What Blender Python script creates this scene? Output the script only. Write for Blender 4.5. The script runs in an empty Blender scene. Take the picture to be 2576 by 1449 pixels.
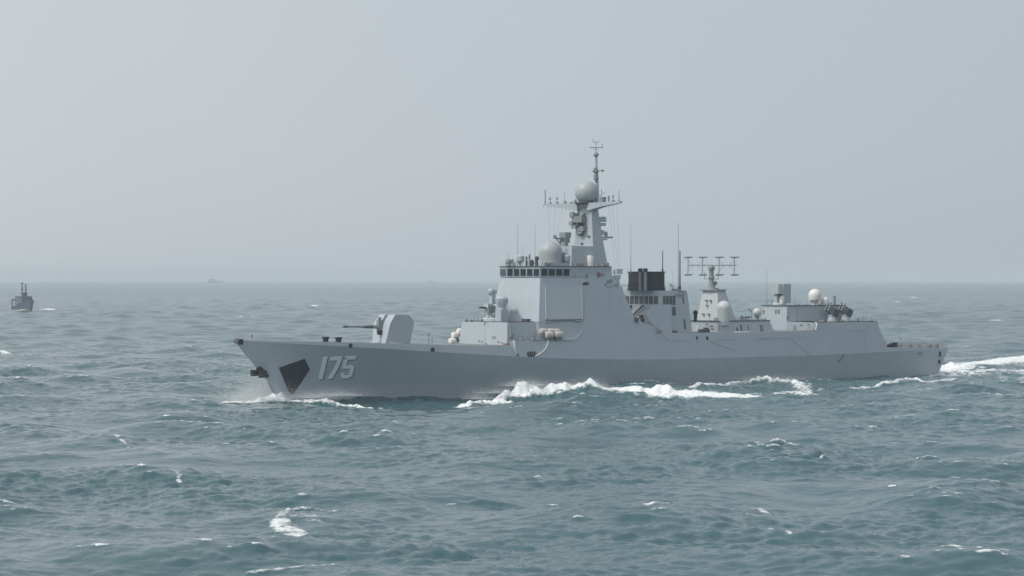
import bpy, bmesh, math, random
import numpy as np
from mathutils import Vector, Matrix
from mathutils.bvhtree import BVHTree

rnd = random.Random(175)
scene = bpy.context.scene
COL = scene.collection
R = math.radians

# ------------------------------------------------------------------ camera
# lengths in metres; the lens is measured in "sheet" pixels of a 2576 px wide picture
F, CX, CY, W_, H_ = 5680.0, 1288.0, 700.0, 2576.0, 1449.0
CAM_H = 19.05
cam_data = bpy.data.cameras.new("camera")
cam = bpy.data.objects.new("camera", cam_data)
COL.objects.link(cam)
cam.location = (0, 0, CAM_H)
cam.rotation_euler = (R(90), 0, 0)
cam_data.sensor_width = 36.0
cam_data.lens = F / W_ * 36.0
cam_data.shift_y = -(H_ / 2 - CY) / W_
cam_data.clip_start = 0.5
cam_data.clip_end = 60000
scene.camera = cam

# ------------------------------------------------------------------ light
SUN_EL, SUN_AZ = 51.0, -114.0            # azimuth from +Y, clockwise positive (negative = to the left)
sd = Vector((math.sin(R(SUN_AZ)) * math.cos(R(SUN_EL)), math.cos(R(SUN_AZ)) * math.cos(R(SUN_EL)), math.sin(R(SUN_EL))))
sun_l = bpy.data.lights.new("sun", 'SUN')
sun_l.energy = 2.15
sun_l.angle = R(10)
sun_l.color = (1.0, 0.95, 0.87)
sun = bpy.data.objects.new("sun", sun_l)
COL.objects.link(sun)
sun.rotation_euler = sd.to_track_quat('Z', 'Y').to_euler()

world = bpy.data.worlds.new("World")
scene.world = world
world.use_nodes = True
wt = world.node_tree
wt.nodes.clear()
sky = wt.nodes.new('ShaderNodeTexSky')
sky.sky_type = 'NISHITA'
sky.sun_disc = False
sky.sun_elevation = R(SUN_EL)
sky.sun_rotation = R(SUN_AZ)
sky.altitude = 0
sky.air_density = 1.0
sky.dust_density = 2.0
sky.ozone_density = 1.0
hsv = wt.nodes.new('ShaderNodeHueSaturation')
hsv.inputs['Saturation'].default_value = 0.45
wbg = wt.nodes.new('ShaderNodeBackground')
wbg.inputs['Strength'].default_value = 0.10
wout = wt.nodes.new('ShaderNodeOutputWorld')
wt.links.new(sky.outputs[0], hsv.inputs['Color'])
veil = wt.nodes.new('ShaderNodeMix')                 # high thin overcast that evens the sky out
veil.data_type = 'RGBA'
veil.inputs['Factor'].default_value = 0.86
veil_b = [i for i in veil.inputs if i.name == 'B' and i.type == 'RGBA'][0]
veil_a = [i for i in veil.inputs if i.name == 'A' and i.type == 'RGBA'][0]
veil_b.default_value = (5.15, 5.7, 6.35, 1)
wt.links.new(hsv.outputs[0], veil_a)
wtc = wt.nodes.new('ShaderNodeTexCoord')             # the veil is brighter on the sun's side
wdot = wt.nodes.new('ShaderNodeVectorMath'); wdot.operation = 'DOT_PRODUCT'
wdot.inputs[1].default_value = (-0.40, -0.10, 0.10)
wt.links.new(wtc.outputs['Generated'], wdot.inputs[0])
wadd = wt.nodes.new('ShaderNodeMath'); wadd.operation = 'ADD'; wadd.inputs[1].default_value = 1.08
wt.links.new(wdot.outputs['Value'], wadd.inputs[0])
wsc = wt.nodes.new('ShaderNodeVectorMath'); wsc.operation = 'SCALE'
wrp = wt.nodes.new('ShaderNodeMapRange'); wrp.inputs['From Min'].default_value = -0.12; wrp.inputs['From Max'].default_value = 0.12
wt.links.new(wdot.outputs['Value'], wrp.inputs['Value'])
wtn = wt.nodes.new('ShaderNodeMix'); wtn.data_type = 'RGBA'
[i for i in wtn.inputs if i.name == 'A' and i.type == 'RGBA'][0].default_value = (5.05, 5.60, 6.18, 1)
[i for i in wtn.inputs if i.name == 'B' and i.type == 'RGBA'][0].default_value = (5.66, 5.87, 5.90, 1)
wt.links.new(wrp.outputs[0], wtn.inputs['Factor'])
wt.links.new([o for o in wtn.outputs if o.type == 'RGBA'][0], wsc.inputs[0])
wt.links.new(wadd.outputs[0], wsc.inputs['Scale'])
wt.links.new(wsc.outputs[0], veil_b)
wt.links.new([o for o in veil.outputs if o.type == 'RGBA'][0], wbg.inputs['Color'])
wt.links.new(wbg.outputs[0], wout.inputs['Surface'])

scene.view_settings.view_transform = 'Standard'
scene.view_settings.look = 'None'
scene.view_settings.gamma = 1.0
scene.view_settings.exposure = 0.08
scene.render.engine = 'CYCLES'
scene.cycles.use_denoising = True
scene.cycles.volume_bounces = 1
scene.cycles.max_bounces = 6

# ------------------------------------------------------------------ ship frame
PSI = R(38)
C_, S_ = math.cos(PSI), math.sin(PSI)
DB = 357.0
XB = (710 - CX) / F * DB

def at(px, py, t=0.0):
    """sheet pixel on the ship's longitudinal plane t metres to port -> (s aft of the stem, t, z)"""
    a = (px - CX) / F
    s = (a * DB - a * t * C_ - XB - t * S_) / (C_ - a * S_)
    return (s, t, CAM_H - (py - CY) / F * (DB + s * S_ - t * C_))

def proj(s, t, z):
    X = XB + s * C_ + t * S_
    Y = DB + s * S_ - t * C_
    return CX + F * X / Y, CY - F * (z - CAM_H) / Y

def L3(p):                       # (s, t, z) -> ship-local vector (x aft, y starboard)
    return Vector((p[0], -p[1], p[2]))

def on_sea(px, py, z=0.0):       # sheet pixel -> world x, y at sea height z
    Y = (CAM_H - z) * F / (py - CY)
    return ((px - CX) / F * Y, Y)

def lin(x, tab):
    return float(np.interp(x, [a for a, _ in tab], [b for _, b in tab]))

def sm(x, tab):                  # smooth monotone-ish interpolation
    xs = [a for a, _ in tab]; ys = [b for _, b in tab]
    if x <= xs[0]: return ys[0]
    if x >= xs[-1]: return ys[-1]
    i = max(k for k in range(len(xs)) if xs[k] <= x)
    i = min(i, len(xs) - 2)
    def m(k):
        if k == 0: return (ys[1] - ys[0]) / (xs[1] - xs[0])
        if k == len(xs) - 1: return (ys[-1] - ys[-2]) / (xs[-1] - xs[-2])
        return (ys[k + 1] - ys[k - 1]) / (xs[k + 1] - xs[k - 1])
    h = xs[i + 1] - xs[i]; u = (x - xs[i]) / h
    return ((2*u**3 - 3*u**2 + 1) * ys[i] + (u**3 - 2*u**2 + u) * h * m(i)
            + (-2*u**3 + 3*u**2) * ys[i + 1] + (u**3 - u**2) * h * m(i + 1))

# ------------------------------------------------------------------ materials
def new_mat(name):
    m = bpy.data.materials.new(name)
    m.use_nodes = True
    nt = m.node_tree
    nt.nodes.clear()
    out = nt.nodes.new('ShaderNodeOutputMaterial')
    b = nt.nodes.new('ShaderNodeBsdfPrincipled')
    nt.links.new(b.outputs[0], out.inputs['Surface'])
    return m, nt, b

def paint(name, col, rough=0.55, var=0.10, streak=0.0, scale=0.35, metal=0.0):
    """painted steel: slow tone variation, fine grain, optional vertical weather streaks"""
    m, nt, b = new_mat(name)
    tc = nt.nodes.new('ShaderNodeTexCoord')
    n1 = nt.nodes.new('ShaderNodeTexNoise'); n1.inputs['Scale'].default_value = scale; n1.inputs['Detail'].default_value = 5
    nt.links.new(tc.outputs['Object'], n1.inputs['Vector'])
    mp = nt.nodes.new('ShaderNodeMapping'); mp.inputs['Scale'].default_value = (1.6, 1.6, 0.10)
    nt.links.new(tc.outputs['Object'], mp.inputs['Vector'])
    n2 = nt.nodes.new('ShaderNodeTexNoise'); n2.inputs['Scale'].default_value = 1.0; n2.inputs['Detail'].default_value = 6
    nt.links.new(mp.outputs[0], n2.inputs['Vector'])
    mixf = nt.nodes.new('ShaderNodeMath'); mixf.operation = 'MULTIPLY_ADD'
    mixf.inputs[1].default_value = var * 2
    nt.links.new(n1.outputs['Fac'], mixf.inputs[0])
    mixf.inputs[2].default_value = 1.0 - var
    st = nt.nodes.new('ShaderNodeMath'); st.operation = 'MULTIPLY_ADD'
    nt.links.new(n2.outputs['Fac'], st.inputs[0]); st.inputs[1].default_value = streak * 2; st.inputs[2].default_value = 1.0 - streak
    mul = nt.nodes.new('ShaderNodeMath'); mul.operation = 'MULTIPLY'
    nt.links.new(mixf.outputs[0], mul.inputs[0]); nt.links.new(st.outputs[0], mul.inputs[1])
    vm = nt.nodes.new('ShaderNodeVectorMath'); vm.operation = 'SCALE'
    vm.inputs[0].default_value = col
    nt.links.new(mul.outputs[0], vm.inputs['Scale'])
    nt.links.new(vm.outputs[0], b.inputs['Base Color'])
    b.inputs['Roughness'].default_value = rough
    b.inputs['Metallic'].default_value = metal
    return m

PAINT = paint("naval_grey_paint", (0.40, 0.454, 0.503), 0.5, 0.07, 0.07)
PAINT_L = paint("light_grey_paint", (0.50, 0.54, 0.565), 0.5, 0.05, 0.05)
DECK = paint("deck_grey", (0.20, 0.22, 0.23), 0.8, 0.12)
RADOME = paint("radome_grey", (0.37, 0.405, 0.425), 0.45, 0.03, 0.03)
WHITE = paint("white_paint", (0.74, 0.73, 0.71), 0.45, 0.04, 0.03)
CREAM = paint("canister_cream", (0.53, 0.495, 0.48), 0.5, 0.05)
BLACK = paint("black_paint", (0.012, 0.016, 0.024), 0.6, 0.2)
STACK = paint("stack_black", (0.026, 0.032, 0.043), 0.55, 0.15, 0.15)
DARK = paint("dark_grey", (0.075, 0.085, 0.095), 0.6, 0.15)
EQUIP = paint("equipment_grey", (0.24, 0.27, 0.29), 0.6, 0.2, 0.0, 1.2)
PATCH = paint("anchor_patch_dark", (0.018, 0.026, 0.04), 0.65, 0.25, 0.2)
VENT = paint("vent_grey", (0.16, 0.175, 0.18), 0.7, 0.2)
LINE = paint("seam_grey", (0.22, 0.245, 0.26), 0.6, 0.1)
RED = paint("red_paint", (0.22, 0.10, 0.11), 0.6, 0.15)
NUMW = paint("number_white", (0.80, 0.84, 0.85), 0.55, 0.05, 0.08)
NAVY = paint("dark_blue_hull", (0.060, 0.085, 0.13), 0.6, 0.2)  # lightened towards blue, so the paint carries some distance haze
RUST = paint("red_lead", (0.16, 0.09, 0.09), 0.7, 0.2)
GLASS, _nt, _b = new_mat("window_glass")
_b.inputs['Base Color'].default_value = (0.018, 0.04, 0.05, 1); _b.inputs['Roughness'].default_value = 0.3; _b.inputs['Specular IOR Level'].default_value = 0.2

# ------------------------------------------------------------------ mesh builder
class MB:
    """collects faces and links them as ONE mesh object"""
    def __init__(self):
        self.v, self.f, self.m, self.sm = [], [], [], []
    def add(self, vs, fs, mi=0, smooth=False):
        o = len(self.v)
        self.v.extend(Vector(p) for p in vs)
        for f in fs:
            self.f.append([i + o for i in f]); self.m.append(mi); self.sm.append(smooth)
        return self
    def loft(self, rings, close_ring=True, cap=True, mi=0, smooth=False):
        n = len(rings[0]); vs = [p for r in rings for p in r]; fs = []
        for k in range(len(rings) - 1):
            for i in range(n if close_ring else n - 1):
                j = (i + 1) % n
                fs.append([k*n + i, k*n + j, (k+1)*n + j, (k+1)*n + i])
        self.add(vs, fs, mi, smooth)
        if cap and close_ring:
            self.add(rings[0], [list(range(n))[::-1]], mi); self.add(rings[-1], [list(range(n))], mi)
        return self
    def box(self, c, d, mi=0, rz=0.0, M=None):
        vs = []
        for z in (-1, 1):
            for x, y in ((-1, -1), (1, -1), (1, 1), (-1, 1)):
                p = Vector((x*d[0]/2, y*d[1]/2, z*d[2]/2))
                if M: p = M @ p
                if rz: p = Matrix.Rotation(rz, 3, 'Z') @ p
                vs.append(p + Vector(c))
        return self.add(vs, [[3,2,1,0],[4,5,6,7],[0,1,5,4],[1,2,6,5],[2,3,7,6],[3,0,4,7]], mi)
    def tube(self, p0, p1, r0, r1=None, n=8, mi=0, smooth=True):
        r1 = r0 if r1 is None else r1
        p0, p1 = Vector(p0), Vector(p1)
        d = (p1 - p0).normalized()
        u = d.orthogonal().normalized(); w = d.cross(u)
        rings = [[p + (u*math.cos(2*math.pi*i/n) + w*math.sin(2*math.pi*i/n)) * r for i in range(n)] for p, r in ((p0, r0), (p1, r1))]
        return self.loft(rings, True, True, mi, smooth)
    def path(self, pts, r, n=6, mi=0):
        for a, b in zip(pts[:-1], pts[1:]):
            self.tube(a, b, r, r, n, mi)
        return self
    def lathe(self, c, prof, n=24, mi=0, smooth=True):
        c = Vector(c)
        rings = [[c + Vector((max(r, 1e-4)*math.cos(2*math.pi*i/n), max(r, 1e-4)*math.sin(2*math.pi*i/n), z)) for i in range(n)] for r, z in prof]
        return self.loft(rings, True, True, mi, smooth)
    def clusters(self, gap=0.05):
        """faces grouped into pieces that touch or overlap"""
        par = list(range(len(self.v)))
        def find(a):
            while par[a] != a:
                par[a] = par[par[a]]; a = par[a]
            return a
        for f in self.f:
            for i in f[1:]: par[find(i)] = find(f[0])
        box = {}
        for i, p in enumerate(self.v):
            r = find(i); b = box.get(r)
            if b is None: box[r] = [p.x, p.y, p.z, p.x, p.y, p.z]
            else:
                for k in range(3):
                    b[k] = min(b[k], p[k]); b[k + 3] = max(b[k + 3], p[k])
        ks = list(box); up = {k: k for k in ks}
        def fu(a):
            while up[a] != a: a = up[a]
            return a
        for i, a in enumerate(ks):
            for b in ks[i + 1:]:
                A, B = box[a], box[b]
                if all(A[k] - gap <= B[k + 3] and B[k] - gap <= A[k + 3] for k in range(3)): up[fu(a)] = fu(b)
        out = {}
        for n, f in enumerate(self.f): out.setdefault(fu(find(f[0])), []).append(n)
        return list(out.values())
    def build(self, name, mats, parent=None, angle=32):
        cl = self.clusters() if len(self.f) < 4000 else []
        if len(cl) > 1:                         # pieces that stand apart become parts of their own
            objs = []
            for faces in cl:
                g = MB(); mp = {}
                for n in faces:
                    for i in self.f[n]:
                        if i not in mp: mp[i] = len(g.v); g.v.append(self.v[i])
                    g.f.append([mp[i] for i in self.f[n]]); g.m.append(self.m[n]); g.sm.append(self.sm[n])
                objs.append(g._build(name, mats, parent, angle))
            return objs[0]
        return self._build(name, mats, parent, angle)
    def _build(self, name, mats, parent=None, angle=32):
        if not isinstance(mats, (list, tuple)): mats = [mats]
        bm = bmesh.new()
        vv = [bm.verts.new(p) for p in self.v]
        for f, mi, s in zip(self.f, self.m, self.sm):
            try:
                fc = bm.faces.new([vv[i] for i in f])
                fc.material_index = mi; fc.smooth = s
            except ValueError:
                pass
        bmesh.ops.remove_doubles(bm, verts=bm.verts, dist=0.0008)
        bmesh.ops.recalc_face_normals(bm, faces=bm.faces)
        me = bpy.data.meshes.new(name)
        bm.to_mesh(me); bm.free()
        for m in mats: me.materials.append(m)
        try: me.set_sharp_from_angle(angle=R(angle))
        except Exception: pass
        o = bpy.data.objects.new(name, me)
        COL.objects.link(o)
        if parent is not None: o.parent = parent
        return o

def dome_prof(r, z0, skirt=0.0, n=12):
    """sphere-topped radome: skirt below the centre, hemisphere above; z0 = height of the base"""
    p = [(r*0.97, z0), (r, z0 + skirt)]
    for i in range(1, n + 1):
        a = math.pi/2*i/n
        p.append((r*math.cos(a), z0 + skirt + r*math.sin(a)))
    return p

def ball_prof(r, zc, cut=-0.75, n=16):
    a0 = math.asin(cut)
    return [(r*math.cos(a0 + (math.pi/2 - a0)*i/n), zc + r*math.sin(a0 + (math.pi/2 - a0)*i/n)) for i in range(n + 1)]

def tag(o, label=None, cat=None, group=None, kind=None):
    for k, v in (('label', label), ('category', cat), ('group', group), ('kind', kind)):
        if v: o[k] = v
    return o

def empty(name, loc, rz=0.0):
    o = bpy.data.objects.new(name, None)
    COL.objects.link(o)
    o.location = loc; o.rotation_euler = (0, 0, rz)
    return o
# ================================================================== SEA
# the moving sheet of water: three spectra of wind waves, the ship's own wave system, foam
def spectrum_tile(N, L, lam_lo, lam_hi, hs, wdir, spread, seed, peak=None, choppy=1.0):
    rs = np.random.RandomState(seed)
    k1 = np.fft.fftfreq(N, L / N) * 2 * np.pi
    kx, ky = np.meshgrid(k1, k1, indexing='ij')
    k = np.hypot(kx, ky); k[0, 0] = 1e-6
    kp = 2*np.pi / (peak or lam_hi)
    S = k**-4.0 * np.exp(-1.25*(kp/k)**2)
    S *= (k > 2*np.pi/lam_hi) & (k < 2*np.pi/lam_lo)
    cosd = (kx*math.cos(wdir) + ky*math.sin(wdir)) / k
    S *= np.abs(cosd)**spread * np.where(cosd > 0, 1.0, 0.35) + 0.02*S
    A = np.sqrt(S) * (rs.normal(size=(N, N)) + 1j*rs.normal(size=(N, N)))
    h = np.real(np.fft.ifft2(A)); sc = hs/4/h.std()
    A = A*sc; h = h*sc
    dx = np.real(np.fft.ifft2(-1j*kx/k*A))*choppy
    dy = np.real(np.fft.ifft2(-1j*ky/k*A))*choppy
    jxx = np.real(np.fft.ifft2(kx*kx/k*A))*choppy; jyy = np.real(np.fft.ifft2(ky*ky/k*A))*choppy
    jxy = np.real(np.fft.ifft2(kx*ky/k*A))*choppy
    J = (1 + jxx)*(1 + jyy) - jxy*jxy
    J = (1 - jxx)*(1 - jyy) - jxy*jxy if np.corrcoef(J.ravel(), h.ravel())[0, 1] > 0 else J
    return dict(N=N, L=L, h=h, dx=dx, dy=dy, J=J)

def samp(tile, name, x, y):
    N, L, A = tile['N'], tile['L'], tile[name]
    u = x/L*N; v = y/L*N
    i0 = np.floor(u).astype(np.int64); j0 = np.floor(v).astype(np.int64)
    fu = u - i0; fv = v - j0
    i0 %= N; j0 %= N; i1 = (i0 + 1) % N; j1 = (j0 + 1) % N
    return (A[i0, j0]*(1-fu)*(1-fv) + A[i1, j0]*fu*(1-fv) + A[i0, j1]*(1-fu)*fv + A[i1, j1]*fu*fv)

WDIR = R(-106)                              # the wind sea runs towards the viewer, a little to the left
T_BIG = spectrum_tile(512, 701.0, 5.0, 90.0, 1.38, WDIR, 3.0, 11, peak=24.0, choppy=1.3)
T_MID = spectrum_tile(512, 157.0, 0.8, 4.2, 0.27, WDIR + 0.2, 2.2, 12, choppy=1.25)
T_SML = spectrum_tile(512, 53.0, 0.35, 1.3, 0.07, WDIR - 0.2, 1.0, 13, choppy=0.8)
T_N1 = spectrum_tile(512, 61.0, 0.5, 3.0, 4.0, 0, 0.0, 14)     # plain noise fields, unit deviation
T_N2 = spectrum_tile(512, 307.0, 3.0, 40.0, 4.0, 0, 0.0, 15)

def sea_height(x, y):
    return samp(T_BIG, 'h', x, y) + samp(T_MID, 'h', x, y)

# --- the ship's waves and whitecaps: (list of (px, py, height m, half width m), foam strength, lace)
RIDGES = [
    # bow wave thrown to port
    ([(722,1004,0.2,0.6),(760,1008,0.7,0.9),(812,1009,1.2,1.0),(846,1009,1.0,1.0),(905,1012,0.9,0.9),(960,1015,0.45,0.8),(1010,1019,0.3,0.6),(1060,1021,0.1,0.5)], 0.85, 0.25),
    # dark swell in front of the bow, no foam
    ([(660,1026,0.1,5.0),(720,1024,0.25,9.0),(850,1024,0.3,9.5),(960,1024,0.25,8.0),(1120,1019,0.1,5.0)], 0.0, 0.0),
    # first diverging crest
    ([(1155,1012,0.25,0.7),(1200,1009,0.5,0.9),(1240,1002,1.0,1.4),(1275,998,1.4,1.8),(1297,997,1.8,2.1),(1314,996,2.4,2.3),(1328,996,2.6,2.4),(1342,996,2.25,2.3),(1360,996,1.8,2.1),(1395,996,1.7,2.0),(1420,996,2.15,1.8),(1450,996,1.4,1.9),(1466,996,1.5,2.2),(1480,996,1.65,2.3),(1493,996,1.6,2.2),(1505,996,1.2,1.8),(1518,996,0.6,1.4),(1530,996,0.15,0.9)], 1.08, 0.22),
    # second, broad white crest
    ([(1530,996,0.15,1.0),(1575,998,0.8,3.0),(1625,1000,1.2,5.5),(1692,1001,1.4,7.0),(1760,1003,1.2,6.2),(1820,1006,0.8,4.4),(1880,1009,0.3,2.2)], 1.12, 0.35),
    # third crest with a dark face
    ([(1740,982,0.5,1.0),(1800,977,0.7,1.2),(1860,972,1.1,1.4),(1930,970,1.65,1.6),(1975,974,1.3,1.5),(2010,980,0.9,1.6),(2035,988,0.4,1.6)], 0.75, 0.35),
    ([(1790,985,0.1,1.2),(1850,990,0.2,1.3),(1930,993,0.2,1.2),(1985,986,0.3,1.4),(2030,990,0.4,2.2)], 0.75, 0.35),
    # wave along the quarter
    ([(2070,972,0.2,0.7),(2150,978,0.35,1.0),(2215,975,0.6,1.2),(2285,971,1.15,1.4),(2335,973,0.7,1.5),(2400,971,0.55,1.2),(2450,970,0.3,1.0)], 0.75, 0.3),
    # big green swell off the quarter
    ([(2330,982,0.3,3.0),(2430,983,1.4,3.8),(2500,984,0.9,3.6),(2600,988,0.3,3.0)], 0.0, 0.0),
    # stern wave running off to the right
    ([(2345,948,0.2,2.0),(2368,940,0.9,5.0),(2410,932,1.0,6.5),(2480,922,1.1,7.0),(2576,911,1.0,7.0),(2700,898,0.8,7.0)], 0.98, 0.4),
    # lace of the wake
    ([(2390,952,0.3,4.0),(2480,944,0.8,7.0),(2600,938,0.7,9.0)], 0.80, 0.95),
    ([(2505,940,0.2,1.2),(2520,958,0.2,1.2),(2560,962,0.2,1.2),(2576,945,0.2,1.2)], 0.6, 0.5),
    ([(2180,1052,0.1,1.1),(2260,1054,0.15,1.4),(2340,1050,0.15,1.2),(2440,1043,0.15,1.2),(2560,1050,0.1,1.1)], 0.5, 0.8),
    ([(1170,1016,0.05,1.3),(1300,1004,0.05,1.5),(1480,1001,0.05,1.6),(1560,1006,0.05,1.4)], 0.30, 0.9),
    # starboard bow wave seen past the stem
    ([(570,1016,0.35,1.2),(630,1014,0.6,1.6),(680,1010,1.2,1.8),(706,1005,1.7,1.5),(716,1003,1.2,1.0)], 1.1, 0.1),
    # aerated water around the crests
    ([(1560,992,0.05,2.0),(1650,990,0.05,3.5),(1760,984,0.05,3.5),(1880,982,0.05,4.0)], 0.42, 0.9),
    ([(1880,1003,0.05,1.5),(1960,1000,0.05,2.2),(2040,996,0.05,2.2)], 0.40, 0.9),
    ([(2060,985,0.05,1.5),(2200,984,0.05,2.2),(2350,980,0.05,2.4),(2480,975,0.05,3.0)], 0.40, 0.9),
    ([(730,1018,0.02,1.5),(850,1020,0.02,1.8),(980,1024,0.02,1.5)], 0.32, 0.9),
    # whitecaps
    ([(708,1322,0.25,0.5),(718,1304,0.35,0.4),(745,1291,0.45,0.32),(790,1289,0.45,0.26),(850,1299,0.3,0.3)], 0.76, 0.5),
    ([(709,1316,0.20,0.75),(722,1330,0.25,1.0),(748,1342,0.2,0.8),(782,1347,0.1,0.4)], 0.95, 0.5),
    ([(740,1306,0.1,1.2),(785,1311,0.15,1.7),(812,1330,0.1,1.5)], 0.52, 0.9),
    ([(800,1327,0.05,0.25),(850,1331,0.05,0.2)], 0.66, 0.6),
    ([(640,1432,0.08,0.4),(710,1426,0.1,0.55),(780,1422,0.08,0.35),(855,1416,0.05,0.25)], 0.75, 0.45),
    ([(255,1104,0.3,0.4),(280,1110,0.3,0.5),(305,1119,0.15,0.35),(330,1130,0.05,0.2)], 0.66, 0.6),
    ([(380,1063,0.3,0.5),(395,1064,0.3,0.6),(428,1069,0.05,0.25)], 0.85, 0.4),
    ([(290,1086,0.3,0.45),(305,1088,0.1,0.3)], 0.66, 0.6),
    ([(416,1204,0.2,0.35),(436,1207,0.2,0.35),(456,1218,0.05,0.2)], 0.66, 0.6),
    ([(1862,1280,0.15,0.5),(1885,1276,0.2,0.7),(1905,1286,0.1,0.6)], 0.75, 0.6),
    ([(1858,1298,0.1,0.4),(1902,1299,0.1,0.3)], 0.66, 0.6),
    ([(1622,1290,0.3,0.3),(1650,1282,0.3,0.35),(1680,1281,0.1,0.2)], 0.85, 0.3),
    ([(1880,1335,0.05,0.5),(1915,1330,0.1,0.5),(1955,1334,0.1,0.5),(1990,1345,0.0,0.4)], 0.6, 0.7),
    ([(2310,1148,0.2,0.35),(2345,1142,0.3,0.3)], 0.66, 0.6),
    ([(2165,1070,0.1,0.5),(2190,1066,0.1,0.4)], 0.85, 0.3),
    ([(1345,1208,0.15,0.3),(1375,1206,0.1,0.25)], 0.85, 0.3),
    ([(1120,1266,0.15,0.5),(1190,1259,0.3,0.55),(1260,1260,0.28,0.5),(1330,1268,0.15,0.5)], 0.40, 0.8),
    ([(778,769,0.3,2.5),(800,770,0.3,2.5)], 0.9, 0.2),
    ([(590,798,0.2,1.4),(620,797,0.2,1.2),(660,798,0.2,1.0)], 0.8, 0.3),
    ([(2490,806,0.3,2.0),(2515,808,0.3,2.0)], 0.95, 0.2),
    ([(2290,748,0.5,4.0),(2300,749,0.5,4.0)], 1.0, 0.1),
    ([(2255,760,0.5,3.0),(2263,760,0.5,3.0)], 1.0, 0.1),
    ([(1923,788,0.5,2.0),(1930,788,0.5,2.0)], 1.0, 0.1),
    ([(2,886,0.3,1.2),(20,888,0.3,1.2)], 0.9, 0.2),
    ([(340,936,0.3,0.8),(348,936,0.3,0.8)], 0.9, 0.2),
    ([(860,1040,0.05,0.5),(905,1037,0.05,0.4)], 0.5, 0.5),
    ([(1000,1073,0.1,0.4),(960,1072,0.1,0.3)], 0.6, 0.5),
    ([(1175,1033,0.2,0.4),(1200,1030,0.2,0.5),(1222,1029,0.1,0.4)], 0.85, 0.2),
    ([(1290,1027,0.2,0.35),(1320,1027,0.1,0.3)], 0.8, 0.3),
    ([(2480,988,0.3,0.4),(2520,997,0.2,0.4)], 0.95, 0.1),
    ([(95,780,0.3,3.5),(115,779,0.5,4.5),(132,780,0.3,3.0)], 1.0, 0.1),
    ([(38,783,0.6,2.0),(60,782,0.8,2.2),(74,780,0.5,2.0)], 0.9, 0.1),
    ([(330,1245,0.1,0.3),(260,1250,0.1,0.3),(420,1240,0.1,0.25)], 0.45, 0.5),
    ([(1980,1042,0.1,0.5),(2050,1036,0.1,0.5)], 0.5, 0.6),
    ([(2215,1020,0.2,0.5),(2240,1017,0.2,0.4)], 0.7, 0.4),
]

TROUGHS = [[(880,1003,-0.15,10),(960,1006,-0.8,15),(1030,1006,-1.4,18),(1100,1003,-1.3,16),(1150,1000,-0.6,11),(1180,998,-0.1,7)]]      # hollow behind the bow wave

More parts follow.
